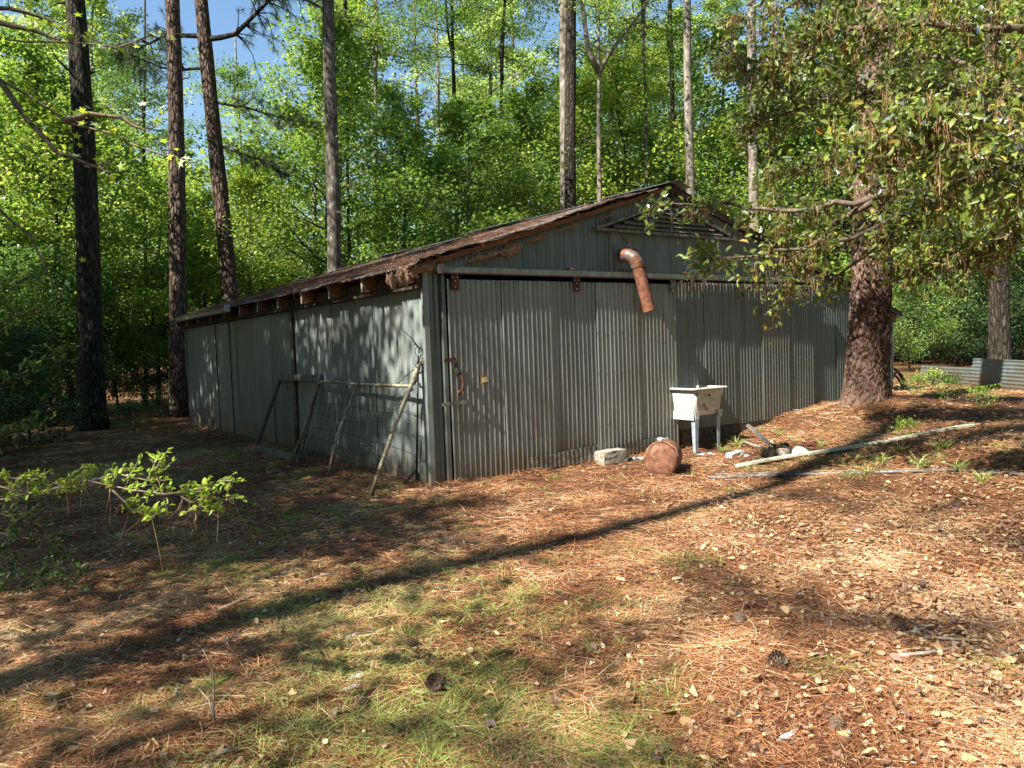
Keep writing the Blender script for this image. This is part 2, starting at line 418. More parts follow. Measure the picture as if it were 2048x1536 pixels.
M['inside'] = mat_noise('dark interior', [(.3, (.012, .011, .010)), (.7, (.03, .028, .025))], nscale=3, bump=0, rough=.95)
M['tan'] = mat_noise('tan card', [(.3, (.42, .32, .17)), (.7, (.55, .44, .26))], nscale=8, bump=0, rough=.7)
M['ochre'] = mat_noise('ochre tin frame', [(.3, (.13, .085, .035)), (.7, (.24, .17, .075))], nscale=10, bump=.1, rough=.6)
M['hose'] = mat_noise('black rubber hose', [(.3, (.02, .02, .02)), (.7, (.06, .058, .05))], nscale=9, rough=.6, bump=.2)
M['pipe'] = mat_noise('grey pipe', [(.3, (.03, .03, .028)), (.5, (.10, .10, .095)), (.7, (.28, .28, .26))], nscale=4, rough=.6, metal=.3, bump=.3)
# barks
M['bark_pine'] = mat_noise('pine bark', [(.3, (.055, .035, .027)), (.5, (.13, .085, .065)), (.7, (.23, .165, .135))], scale=(5, 5, 2.0), nscale=1.6, bump=1.0, dist=.035, rough=.95, vor=1.9)
M['bark_dark'] = mat_noise('dark mossy bark', [(.3, (.022, .018, .013)), (.5, (.055, .045, .033)), (.64, (.10, .085, .06)), (.72, (.25, .24, .20))], scale=(5, 5, 1.3), nscale=2.6, bump=1.0, dist=.03, rough=.95, vor=3.0)
M['bark_grey'] = mat_noise('grey lichen bark', [(.28, (.03, .023, .017)), (.45, (.075, .062, .05)), (.58, (.13, .115, .095)), (.66, (.28, .27, .24)), (.8, (.42, .41, .38))], scale=(4, 4, 1.6), nscale=2.6, bump=.8, dist=.02, rough=.95)
M['bark_pale'] = mat_noise('pale smooth bark', [(.28, (.05, .04, .03)), (.45, (.13, .11, .09)), (.6, (.24, .21, .175)), (.8, (.38, .36, .31))], scale=(4, 4, 2), nscale=2.0, bump=.5, dist=.01, rough=.95)
M['twig'] = mat_noise('twig bark', [(.3, (.05, .038, .028)), (.5, (.12, .09, .065)), (.75, (.26, .21, .16))], nscale=6, bump=.4, rough=.95)
M['stick'] = mat_noise('dead grey stick', [(.3, (.10, .075, .055)), (.5, (.25, .2, .155)), (.75, (.45, .4, .34))], nscale=8, bump=.5, rough=.95)
# leaves
GR_BRIGHT = [(0, (.08, .15, .032)), (.3, (.16, .27, .05)), (.6, (.26, .38, .075)), (.85, (.37, .47, .10)), (1, (.48, .55, .14))]
GR_HAZE = [(0, (.11, .17, .055)), (.4, (.21, .31, .09)), (.75, (.32, .43, .13)), (1, (.42, .50, .17))]  # haze and backlight of the far woods put into the leaf colour
GR_MID = [(0, (.05, .10, .028)), (.4, (.11, .20, .05)), (.75, (.18, .29, .07)), (1, (.27, .39, .10))]
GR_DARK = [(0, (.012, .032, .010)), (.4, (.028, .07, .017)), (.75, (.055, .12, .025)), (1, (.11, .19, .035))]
M['leaf_bright'] = mat_leaf('bright spring leaf', GR_BRIGHT, objvar=.55, gloss=.05, rough=.6)
M['leaf_mid'] = mat_leaf('mid green leaf', GR_MID, objvar=.6, gloss=.05, rough=.6)
M['leaf_haze'] = mat_leaf('haze tinted spring leaf', GR_HAZE, objvar=.5, gloss=.04, rough=.6, trans=.5)
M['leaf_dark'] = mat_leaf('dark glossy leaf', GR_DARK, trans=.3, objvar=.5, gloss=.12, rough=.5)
M['leaf_oak'] = mat_leaf('olive oak leaf', [(0, (.035, .05, .014)), (.3, (.085, .12, .022)), (.6, (.15, .20, .034)), (.86, (.24, .29, .05)), (.95, (.36, .30, .06)), (1, (.34, .17, .05))], trans=.4, objvar=0, gloss=.2, rough=.4)
M['leaf_lit'] = mat_leaf('yellow green young leaf', [(0, (.14, .24, .035)), (.5, (.27, .40, .06)), (1, (.44, .54, .10))], trans=.45, objvar=0, gloss=.06, rough=.6)
M['needle_green'] = mat_leaf('pine needle', [(0, (.022, .038, .018)), (.5, (.05, .08, .032)), (1, (.10, .13, .055))], trans=.15, objvar=.3, gloss=.2)
M['catkin'] = mat_leaf('brown catkin', [(0, (.10, .05, .025)), (.5, (.24, .14, .07)), (1, (.40, .28, .14))], trans=.2, objvar=0, gloss=.02)
M['straw'] = mat_leaf('fallen pine needle', [(0, (.05, .022, .014)), (.25, (.175, .068, .032)), (.55, (.36, .165, .075)), (.8, (.50, .30, .155)), (1, (.64, .49, .30))], trans=.08, objvar=0, gloss=.12, rough=.5)
M['dead_leaf'] = mat_leaf('dead leaf', [(0, (.10, .042, .02)), (.3, (.24, .12, .055)), (.6, (.42, .27, .13)), (.9, (.56, .42, .22)), (.97, (.55, .46, .28)), (1, (.62, .46, .07))], trans=.12, objvar=0, gloss=.1)
M['grass'] = mat_leaf('lawn grass', [(0, (.08, .13, .03)), (.35, (.21, .29, .07)), (.65, (.40, .46, .14)), (1, (.58, .55, .27))], trans=.35, objvar=0, gloss=.1)

# ---------------------------------------------------------------- ground
def ground():
    def axis(a, b, n, k):     # fine near, coarse far
        t = np.linspace(-1, 1, n)
        s = np.sinh(t * k) / math.sinh(k)
        return (a + b) / 2 + s * (b - a) / 2
    xs = axis(-420, 420, 301, 6.2); ys = axis(-420, 440, 301, 6.2)
    X, Y = np.meshgrid(xs, ys)
    Z = gh(X, Y)
    rg = np.random.default_rng(3)
    near = np.exp(-((X ** 2 + (Y - 6) ** 2) / 200))
    Z = Z + rg.normal(size=Z.shape) * 0.005 * near
    V = np.stack([X, Y, Z], -1).reshape(-1, 3)
    n = len(xs); i = np.arange(len(ys) - 1)[:, None] * n + np.arange(n - 1)[None]
    i = i.ravel()
    F = np.stack([i, i + 1, i + 1 + n, i + n], 1)
    me = np_mesh('ground', V, F, smooth=True)
    m, nt, N, L = new_mat('forest floor')
    out = N('ShaderNodeOutputMaterial'); bs = N('ShaderNodeBsdfPrincipled'); tc = N('ShaderNodeTexCoord')
    n1 = N('ShaderNodeTexNoise'); n1.inputs['Scale'].default_value = 22; n1.inputs['Detail'].default_value = 9; n1.inputs['Roughness'].default_value = .7
    L(tc.outputs['Object'], n1.inputs['Vector'])
    r = N('ShaderNodeValToRGB'); ramp_set(r, [(.3, (.035, .018, .012)), (.45, (.10, .048, .025)), (.58, (.20, .10, .05)), (.72, (.31, .19, .105))]); L(n1.outputs['Fac'], r.inputs[0])
    n2 = N('ShaderNodeTexNoise'); n2.inputs['Scale'].default_value = .55; n2.inputs['Detail'].default_value = 5; L(tc.outputs['Object'], n2.inputs['Vector'])
    mr = N('ShaderNodeMapRange'); mr.inputs[1].default_value = .5; mr.inputs[2].default_value = .68; L(n2.outputs['Fac'], mr.inputs[0])
    r2 = N('ShaderNodeValToRGB'); ramp_set(r2, [(.3, (.035, .03, .015)), (.55, (.09, .085, .035)), (.75, (.17, .17, .07))]); L(n1.outputs['Fac'], r2.inputs[0])
    ml = N('ShaderNodeMath'); ml.operation = 'MULTIPLY'; ml.inputs[1].default_value = .6; L(mr.outputs[0], ml.inputs[0])
    mx = N('ShaderNodeMix'); mx.data_type = 'RGBA'; L(ml.outputs[0], mx.inputs[0]); L(r.outputs[0], mx.inputs[6]); L(r2.outputs[0], mx.inputs[7])
    # bare sandy patches
    col = mx.outputs[2]
    for (px, py, rad) in ((1765, 1492, .20), (1650, 1400, .09), (1720, 1250, .05)):
        p = gp(px, py)
        vd = N('ShaderNodeVectorMath'); vd.operation = 'DISTANCE'; vd.inputs[1].default_value = p; L(tc.outputs['Object'], vd.inputs[0])
        na = N('ShaderNodeMath'); na.operation = 'MULTIPLY_ADD'; na.inputs[1].default_value = rad * 1.6; L(n1.outputs['Fac'], na.inputs[0]); L(vd.outputs['Value'], na.inputs[2])
        mm = N('ShaderNodeMapRange'); mm.inputs[1].default_value = rad * 1.25; mm.inputs[2].default_value = rad * 2.3; mm.inputs[3].default_value = .9; mm.inputs[4].default_value = 0; L(na.outputs[0], mm.inputs[0])
        m3 = N('ShaderNodeMix'); m3.data_type = 'RGBA'; m3.inputs[7].default_value = (.44, .36, .30, 1); L(mm.outputs[0], m3.inputs[0]); L(col, m3.inputs[6]); col = m3.outputs[2]
    L(col, bs.inputs['Base Color']); bs.inputs['Roughness'].default_value = .95; bs.inputs['Specular IOR Level'].default_value = .1
    bp = N('ShaderNodeBump'); bp.inputs['Strength'].default_value = .9; bp.inputs['Distance'].default_value = .03; L(n1.outputs['Fac'], bp.inputs['Height']); L(bp.outputs[0], bs.inputs['Normal'])
    L(bs.outputs[0], out.inputs[0])
    tag(link('ground', me, m), kind='structure')
ground()

# ---------------------------------------------------------------- shed geometry frame
CN = Vector((-0.904, 8.346, 0.0))             # front left corner
Fd = Vector((0.8229, 0.5682, 0)).normalized() # along the front wall
Bd = Vector((-Fd.y, Fd.x, 0))                 # back along the left wall
UP = Vector((0, 0, 1))
FRONT, DEPTH = 9.3, 11.85
def P(s, t, z):  # s along the front, t towards the back (negative = in front), z up
    return CN + Fd * s + Bd * t + UP * z
def roof_z(s):
    return 3.60 - 0.30 * abs(s - 3.76)
PITCH = 0.0677
def sheet_mb(p0, du, dn, width, zb, zt, amp=.008, seg=8, rows=2, warp=0.0, rng=random, phase=0.0, edge=0.0, smooth=True):
    "corrugated sheet standing on p0: du along, dn outward, zb/zt functions of u"
    mb = MB(); n = max(2, int(round(width / PITCH * seg)))
    ph = [rng.uniform(0, 6) for _ in range(4)]; tl = rng.uniform(-1, 1)
    vs = []
    for j in range(rows + 1):
        tj = j / rows
        for i in range(n + 1):
            u = width * i / n
            z = zb(u) + (zt(u) - zb(u)) * tj
            o = amp * sin(2 * pi * (u / PITCH) + phase)
            o += warp * (sin(3 * u + ph[0] + tj * 2.3) * sin(tj * 4 + ph[1]) + .6 * sin(7 * u + ph[2] + tj * 5))
            if edge and i in (0, n): o += edge
            vs.append(p0 + du * u + dn * o + UP * z)
    fs = [(j * (n + 1) + i, j * (n + 1) + i + 1, (j + 1) * (n + 1) + i + 1, (j + 1) * (n + 1) + i) for j in range(rows) for i in range(n)]
    mb.add(vs, fs, smooth)
    return mb

shed = thing('metal_shed', 'low corrugated metal shed with gabled roof, two sliding doors and a rusty stovepipe', 'shed', P(0, 0, 0))
NF, NL = -Bd, -Fd          # outward normals of front and left wall
rs = random.Random(11)
SW = 0.677
wall_f = put('front_wall', MB().box(P(FRONT / 2, .10, 1.0), (FRONT / 2 - .02, .02, 1.0), (Fd, Bd, UP)), M['inside'], shed)
# gable sheets above the rail
s = 0.0; k = 0
while s < FRONT - .05:
    w = min(SW, FRONT - s)
    if s < 6.95 < s + w - 1e-6: w = 6.95 - s
    lo = (lambda u, s=s: 2.33) if s < 6.95 else (lambda u, s=s: max(G(*(P(s + u, 0, 0).xy)) - .03, .0))
    if s >= 6.95 and s < 7.1: pass
    mbx = sheet_mb(P(s, .012 if k % 2 else 0, 0), Fd, NF, w + .03, lo, lambda u, s=s: roof_z(min(s + u, FRONT)) - .09,
                   rows=3, warp=.003 if s < 7 else .008, rng=rs)
    o = put('sheet', mbx, M['zinc_gable'] if s < 6.95 else M['zinc_dark'], wall_f)
    s += w; k += 1
# narrow strip left of the doors and the corner
put('sheet', sheet_mb(P(0.0, 0.0, 0), Fd, NF, .20, lambda u: 0, lambda u: 2.34, rows=3, warp=.003, rng=rs), M['zinc'], wall_f)
put('corner_post', MB().box(P(-.012, -.012, 1.2), (.03, .03, 1.2), (Fd, Bd, UP)), M['zinc_left'], wall_f)
put('door_jamb', MB().box(P(.19, -.035, 1.15), (.022, .03, 1.17), (Fd, Bd, UP)), M['zinc_dark'], wall_f)

def door(s0, s1, off, zb, zt, mat, label, warp, seams=3):
    d = put('sliding_door', MB().box(P((s0 + s1) / 2, off + .035, (zb(0) + zt) / 2 + .05), ((s1 - s0) / 2 - .03, .014, (zt - zb(0)) / 2 - .08), (Fd, Bd, UP)), M['dark_wood'], shed)
    d['label'] = label
    n = int(round((s1 - s0) / SW)); w = (s1 - s0) / n
    for k in range(n):
        a = s0 + k * w
        put('sheet', sheet_mb(P(a, off - .011 * (k % 2), 0), Fd, NF, w + (.03 if k < n - 1 else 0), lambda u, a=a: zb(a + u), lambda u: zt + rs.uniform(-.004, .004),
                              rows=8, warp=warp, rng=rs, amp=.0095), mat, d)
    return d
gz = lambda s_: G(*(P(s_, 0, 0).xy))
d1 = door(.23, 3.77, -.075, lambda s_: .03 + max(0, gz(s_)) * .8, 2.265, M['zinc_door'], 'left sliding door of pale ribbed metal with rusty handle', .0035)
d2 = door(3.74, 6.93, -.028, lambda s_: max(gz(s_), 0) + .02, 2.30, M['zinc'], 'right sliding door of dark ribbed metal', .004)
# rail
rl = put('door_rail', MB().box(P(3.52, -.10, 2.365), (3.44, .032, .031), (Fd, Bd, UP)), M['zinc_gable'], shed)
put('rail_lip', MB().box(P(3.52, -.125, 2.326), (3.42, .012, .006), (Fd, Bd, UP)), M['rust_dark'], rl)
put('rail_lip', MB().box(P(.13, -.112, 2.37), (.035, .03, .05), (Fd, Bd, UP)), M['old_wood'], rl)
for s_ in (.12, 1.95, 3.95, 6.0, 6.75):
    put('rail_bracket', MB().tube([P(s_, -.02, 2.415), P(s_, -.10, 2.43), P(s_ + .02, -.14, 2.405)], .009, 6), M['rust_dark'], rl)
# hangers
for i, (s_, dd, of) in enumerate(((.315, d1, -.11), (2.03, d1, -.11), (3.70, d1, -.11))):
    h = put('door_hanger', MB().box(P(s_, of, 2.235), (.05, .006, .085), (Fd, Bd, UP)), M['rust_dark'] if i < 2 else M['old_wood'], dd)
    mb = MB()
    for a, b in ((-.03, .05), (.03, .05), (0, -.06), (0, .01)):
        mb.lathe([(0, .008), (.007, .006), (.009, 0)], P(s_ + a, of - .006, 2.235 + b), (Fd, UP, -Bd), 8)
    tag(put('bolt_heads', mb, M['zinc_new'], dd), kind='stuff')
    put('hanger_stem', MB().tube([P(s_, of, 2.32), P(s_, of, 2.35)], .008, 6), M['iron'], dd)
# hasp with padlock, handle, latch bar, card holder
off = -.09
put('hasp', MB().box(P(.22, off - .012, 1.385), (.075, .006, .022), (Fd, Bd, UP)), M['rust_dark'], d1)
mb = MB().tube([P(.275 + .018 * cos(a), off - .03, 1.35 + .03 * sin(a)) for a in np.linspace(0, pi, 7)], .004, 6)
mb.box(P(.275, off - .03, 1.325), (.024, .011, .028), (Fd, Bd, UP))
put('padlock', mb, M['iron'], d1)
put('pull_handle', MB().tube([P(.33, off, 1.24), P(.345, off - .035, 1.20), P(.36, off - .05, 1.12), P(.35, off - .03, 1.05), P(.325, off, 1.02)], [.012, .012, .011, .012, .012], 8)
    .blob(P(.325, off, 1.02), (.022, .02, .028), 1, .1).blob(P(.33, off, 1.24), (.02, .02, .026), 2, .1), M['rust_dark'], d1)
put('latch_bar', MB().bar(P(.10, off - .02, .905), P(.41, off - .02, .915), .012, .034), M['old_wood'], d1)
ch = put('card_holder', MB().box(P(.655, off - .012, 1.145), (.045, .005, .052), (Fd, Bd, UP)), M['ochre'], d1)
put('card', MB().box(P(.657, off - .021, 1.145), (.03, .003, .026), (Fd, Bd, UP)), M['tan'], d1)
# screw heads in rows on the doors
mb = MB(); mb2 = MB()
def dot(mbx, p, r=.0055):
    mbx.lathe([(0, .004), (r, .002), (r * 1.1, -.004)], p, (Fd, UP, -Bd), 6)
for z in (2.23, 1.62, 1.12, .45):
    for a in np.arange(.32, 3.7, PITCH * 2):
        dot(mb, P(a + rs.uniform(-.01, .01), off - .006, z + rs.uniform(-.02, .02) ))
for z in (1.58, 2.22):
    for a in np.arange(3.9, 6.85, PITCH * 2):
        dot(mb2, P(a + rs.uniform(-.01, .01), -.043, z + rs.uniform(-.02, .02) + (a - 3.9) * .02))
tag(put('screw_heads', mb, M['iron'], d1), kind='stuff'); tag(put('screw_heads', mb2, M['iron'], d2), kind='stuff')
mb = MB()
for z0 in (2.5, 2.75):
    for a in np.arange(.3, 7.0, PITCH * 4):
        if z0 < roof_z(a) - .15: dot(mb, P(a + rs.uniform(-.02, .02), -.014, z0 + rs.uniform(-.02, .02)))
tag(put('screw_heads', mb, M['iron'], wall_f), kind='stuff')
# rusty slotted strip at the head of the right door
for k in range(21):
    a = 3.98 + k * .136
    put('rust_slot', MB().box(P(a, -.044, 2.245 + rs.uniform(-.008, .008)), (.012 + rs.uniform(0, .008), .003, .038), (Fd, Bd, UP)), M['rust_dark'], d2)
# bottom patch strips
for a, b, z0, z1, tl in ((1.20, 2.30, .03, .20, .02), (2.62, 3.50, .07, .19, .04)):
    put('patch_strip', sheet_mb(P(a, off - .018, 0), Fd, NF, b - a, lambda u, z0=z0, tl=tl: z0 + tl * u, lambda u, z1=z1, tl=tl: z1 + tl * u * 2 + rs.uniform(-.006, .006), amp=.003, rows=2, warp=.004, rng=rs), M['old_wood'] if a < 2 else M['zinc_dark'], d1)
put('patch_strip', MB().box(P(5.3, -.05, .17), (1.45, .008, .10), (Fd, Bd, (UP + Fd * .03).normalized())), M['dark_wood'], d2)

# louvred gable vent
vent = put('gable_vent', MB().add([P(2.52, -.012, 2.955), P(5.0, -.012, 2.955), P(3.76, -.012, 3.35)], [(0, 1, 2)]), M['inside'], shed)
for a, b in (((2.42, 2.935), (5.10, 2.935)), ((2.42, 2.94), (3.76, 3.375)), ((5.10, 2.94), (3.76, 3.375)), ((3.76, 2.93), (3.76, 3.36))):
    put('vent_frame', MB().bar(P(a[0], -.035, a[1]), P(b[0], -.035, b[1]), .045, .038 if a[0] != b[0] else .04, up=UP if a[0] != b[0] else Fd), M['old_wood'], vent)
for k in range(6):
    z = 2.985 + k * .058
    hw = max(.08, (3.36 - z) / .325 - .12)
    for sg in (-1, 1):
        a = 3.76 + sg * .03; b = 3.76 + sg * hw
        mbx = MB()
        vs = [P(a, -.06, z - .012), P(b, -.06, z - .012), P(b, -.02, z + .034), P(a, -.02, z + .034)]
        vs += [v - UP * .006 + Bd * .004 for v in vs]
        if sg < 0: pass
        mbx.add(vs, [(0, 1, 2, 3), (7, 6, 5, 4), (0, 4, 5, 1), (2, 6, 7, 3), (1, 5, 6, 2), (0, 3, 7, 4)])
        put('slat', mbx, M['old_wood'], vent)

# stovepipe
sp = put('stovepipe', MB().box(P(2.86, -.015, 2.60), (.13, .01, .15), (Fd, Bd, UP)), M['zinc_dark'], shed)
e = [P(2.86, .02, 2.60), P(2.86, -.08, 2.62), P(2.87, -.155, 2.61), P(2.90, -.205, 2.57), P(2.925, -.23, 2.51), P(2.94, -.24, 2.45)]
mb = MB()
for i in range(len(e) - 1):
    for k in range(3):
        pass
pts = []; rad = []
for i in range(len(e) - 1):
    for k in range(6):
        t = k / 6; pts.append(e[i].lerp(e[i + 1], t)); rad.append(.082 + .005 * (k % 2) * (1 if i > 1 else .3))
pts.append(e[-1]); rad.append(.08)
put('elbow', MB().tube(pts, rad, 20, cap=False), M['elbow'], sp)
a, b = P(2.935, -.235, 2.50), P(3.03, -.33, 1.89)
mb = MB().tube([a, a.lerp(b, .5), b], [.078, .077, .078], 20, cap=False)
mb.tube([b + (a - b) * .01, a.lerp(b, .5), a], [.074, .073, .074], 20, cap=False)
dn = (b - a).normalized()
mb.bar(a + Fd * .06 - Bd * .05, b + Fd * .06 - Bd * .05, .012, .006)
put('pipe_section', mb, M['rust'], sp)
put('pipe_strap', MB().tube([P(2.86, -.02, 2.88), P(2.93, -.12, 2.74), P(3.0, -.16, 2.68)], .006, 5), M['rust_dark'], sp)
put('pipe_clamp', MB().lathe([(.088, -.03), (.088, .0)], P(2.95, -.245, 2.44), (Fd, Bd.cross(dn).normalized() if False else dn.cross(Fd).normalized(), dn), 20).box(P(3.05, -.235, 2.43), (.02, .02, .02), (Fd, Bd, UP)), M['rust_dark'], sp)

# left wall
wall_l = put('left_wall', MB().box(P(.10, DEPTH / 2, 1.05), (.02, DEPTH / 2 - .1, 1.05), (Fd, Bd, UP)), M['inside'], shed)
t = 0.02; k = 0
wtop = 2.25
while t < DEPTH - .02:
    flat = t > 4.25
    w = SW if not flat else (1.18 if k % 2 else .92)
    w = min(w, DEPTH - t)
    if not flat and t + w > 4.25: w = 4.25 - t + .0001
    mbx = sheet_mb(P(.010 * (k % 2), t, 0), Bd, NL, w + .02, lambda u, t=t: min(G(*(P(0, t + u, 0).xy)), 0.02) - .03, lambda u: wtop,
                   amp=.0085 if not flat else .0015, rows=6, warp=.004 if not flat else .007, rng=rs, phase=pi)
    put('sheet', mbx, M['zinc_left'], wall_l)
    t += w; k += 1
put('batten', MB().box(P(-.03, 4.26, 1.12), (.02, .045, 1.12), (Fd, Bd, UP)), M['dark_wood'], wall_l)
put('batten', MB().box(P(-.055, 4.20, 1.3), (.012, .018, .92), (Fd, Bd, UP)), M['old_wood'], wall_l)
for tt in (7.9, 8.95):
    put('seam', MB().box(P(-.016, tt, 1.1), (.006, .014, 1.1), (Fd, Bd, UP)), M['iron'], wall_l)
put('door_pull', MB().tube([P(-.02, 8.75, 1.12), P(-.06, 8.75, 1.11), P(-.06, 8.75, 1.02), P(-.02, 8.75, 1.0)], .008, 6), M['zinc_new'], wall_l)
put('wall_plate', MB().box(P(-.05, DEPTH / 2, 2.25), (.05, DEPTH / 2, .08), (Fd, Bd, UP)), M['dark_wood'], wall_l)
put('wall_hook', MB().tube([P(-.01, .22, 1.18), P(-.06, .20, 1.17), P(-.08, .14, 1.18)], .009, 6).blob(P(-.05, .2, 1.17), (.02, .02, .02), 3), M['rust_dark'], wall_l)
# right and back walls (for other viewpoints)
wr = put('side_wall', sheet_mb(P(FRONT, 0, 0), Bd, Fd, DEPTH, lambda u: .0, lambda u: 1.85, seg=4, rng=rs), M['zinc_dark'], shed)
wbk = put('back_wall', sheet_mb(P(0, DEPTH, 0), Fd, Bd, FRONT, lambda u: -.1, lambda u: roof_z(u) - .1, seg=4, rng=rs), M['zinc_dark'], shed)

# roof
OH_L, OH_F = .34, .07
SL = sqrt(1 + .3 ** 2)
roof = put('roof', MB().box(P(3.76, DEPTH / 2, 3.44), (.02, DEPTH / 2 + .1, .06), (Fd, Bd, UP)), M['dark_wood'], shed)
def roof_sheet(side, t0, w, lift, mat, s_a, s_b, rag=0.0, seg=6, name='roof_sheet'):
    "corrugated sheet running down the slope; side -1 left, +1 right"
    n = int(round(w / PITCH * seg)); vs = []; rows = 5
    ph = rs.uniform(0, 6)
    for j in range(rows + 1):
        d = s_a + (s_b - s_a) * j / rows
        for i in range(n + 1):
            u = w * i / n
            dd = d + (rs.uniform(0, rag) if j == rows else 0)
            z = 3.60 - .30 * dd + lift + .009 * sin(2 * pi * u / PITCH) + .006 * sin(2 * u + ph + d)
            if j == rows: z -= .012
            vs.append(P(3.76 + side * dd, t0 + u, z))
    fs = [(j * (n + 1) + i, j * (n + 1) + i + 1, (j + 1) * (n + 1) + i + 1, (j + 1) * (n + 1) + i) for j in range(rows) for i in range(n)]
    if side > 0: fs = [f[::-1] for f in fs]
    return put(name, MB().add(vs, fs, True), mat, roof)
t = -OH_F; k = 0
while t < DEPTH + OH_F:
    w = .61
    ov = 4.02 + (.0, .05, -.03, .02, .08)[k % 5]
    roof_sheet(-1, t, w + .04, .004 * (k % 2), M['roofing'], .0, ov, rag=.012)
    roof_sheet(1, t, w + .04, .004 * (k % 2), M['roofing'], .0, FRONT - 3.76 + .28, seg=4)
    t += w; k += 1
# ridge caps, some lifted and bright
for (t0, w, up, dt) in ((-.18, 1.6, .02, .0), (1.5, 2.0, .012, 0), (3.2, 1.9, .05, .0), (5.3, 2.0, .012, .0), (7.4, 1.8, .06, .0), (9.4, 2.4, .015, 0)):
    mbx = MB()
    vs = []
    for j in range(2):
        for d in (-.28, 0, .28):
            vs.append(P(3.76 + d, t0 + j * w, 3.615 - .27 * abs(d) + up + (.02 if j else 0)))
    mbx.add(vs, [(0, 1, 4, 3), (1, 2, 5, 4)], False)
    put('ridge_cap', mbx, M['zinc_new'], roof)
# rafters with their tails
for k in range(13):
    tt = .02 + k * 1.03 if k else .05
    if tt > DEPTH + .1: break
    for side, end in ((-1, 4.02), (1, FRONT - 3.76 + .22)):
        a = P(3.76, tt, 3.60 - .115); b = P(3.76 + side * end, tt, 3.60 - .3 * end - .115)
        if side < 0 or k < 12:
            put('rafter', MB().bar(a, b, .042, .165), M['brown_wood'], roof)
            if side < 0:
                put('rafter_end', MB().box(b - Fd * .004 , (.004, .021, .078), (Fd, Bd, UP)), M['pale_wood'], roof)
# purlin under the eave edge, rake boards
put('eave_board', MB().bar(P(3.76 - 3.99, -.12, 3.6 - .3 * 3.99 - .022), P(3.76 - 3.99, DEPTH + .1, 3.6 - .3 * 3.99 - .022), .05, .02), M['brown_wood'], roof)
for side, end in ((-1, 4.0), (1, FRONT - 3.76 + .25)):
    n = 5
    for k in range(n):
        a = end * k / n + .004; b = end * (k + 1) / n
        put('rake_board', MB().bar(P(3.76 + side * a, -.045 + rs.uniform(-.004, .004), 3.6 - .3 * a - .05), P(3.76 + side * b, -.045, 3.6 - .3 * b - .05 - rs.uniform(0, .01)), .03, .06), M['dark_wood'] if side > 0 else M['brown_wood'], roof)
# torn fibre board along the rake
rt = random.Random(4)
for i, (s_, z_, rx, rz_) in enumerate(((-.30, 2.28, .08, .075), (-.18, 2.33, .09, .05), (-.05, 2.37, .09, .035), (.08, 2.40, .10, .035), (.62, 2.50, .13, .025), (.85, 2.56, .12, .028), (1.12, 2.62, .11, .055), (1.2, 2.66, .06, .04), (1.5, 2.77, .14, .018), (2.0, 2.93, .16, .016), (2.6, 3.1, .18, .012), (-.42, 2.24, .05, .07))):
    ax = ((Fd + UP * .3).normalized(), Bd, (UP - Fd * .3).normalized())
    put('torn_fibreboard', MB().blob(P(s_, -.065 + rt.uniform(-.015, .015), z_), (rx, .028, rz_), i + 5, .55, 22, 12, False, ax), M['insul'], roof)
# gutter remnant at the far end
gt = []
for tt in np.linspace(6.7, 10.9, 8):
    gt.append(tt)
mb = MB(); vs = []
pr = [(-.0, .06), (-.0, -.03), (-.025, -.055), (-.075, -.055), (-.09, -.03), (-.09, .02), (-.11, .045)]
for tt in gt:
    for (a, b) in pr:
        vs.append(P(3.76 - 4.05 + a, tt, 3.6 - .3 * 4.05 - .04 + b + .004 * (tt - 9)))
m_ = len(pr)
mb.add(vs, [(i * m_ + j, i * m_ + j + 1, (i + 1) * m_ + j + 1, (i + 1) * m_ + j) for i in range(len(gt) - 1) for j in range(m_ - 1)])
put('gutter', mb, M['pale_wood'], roof)
put('gutter_end', MB().box(P(3.76 - 4.10, 6.69, 2.36), (.055, .004, .055), (Fd, Bd, UP)), M['white'], roof)
# pine straw lying on the left slope
def roof_litter():
    rg = np.random.default_rng(21); n = 30000
    d = 4.05 - np.abs(rg.normal(0, 1.5, n)); d = np.where(d < .1, rg.uniform(.3, 4.0, n), d)
    t = rg.uniform(-.17, DEPTH + .1, n)
    # clumped
    cl = np.sin(t * 2.1 + 1) + np.sin(t * 5.3 + d * 1.3) + np.sin(d * 3.1 + t) + rg.normal(0, .8, n)
    keep = cl > -.9
    d = d[keep]; t = t[keep]; n = len(d)
    z = 3.60 - .30 * d + .012 + np.abs(rg.normal(0, .014, n)) + .012 * np.maximum(cl[keep], 0) * .6
    C0 = np.array(CN); Fn = np.array(Fd); Bn = np.array(Bd)
    P0 = C0 + Fn * (3.76 - d)[:, None] + Bn * t[:, None]; P0[:, 2] = z
    D = rg.normal(size=(n, 3)); D[:, 2] = D[:, 2] * .12 - .0
    D = D + Fn * .0
    L_ = rg.uniform(.06, .2, n)
    return strips_mesh('roof_litter', P0, D, L_, np.full(n, .005), np.tile([[0, 0, -.03]], (n, 1)) * rg.uniform(0, 1, (n, 1)), rg.uniform(0, .8, n) ** 1.6)
me = roof_litter()
off_ = ORG[roof.name]
me.transform(Matrix.Translation(-off_))
tag(link('pine_straw', me, M['straw'], roof), kind='stuff')
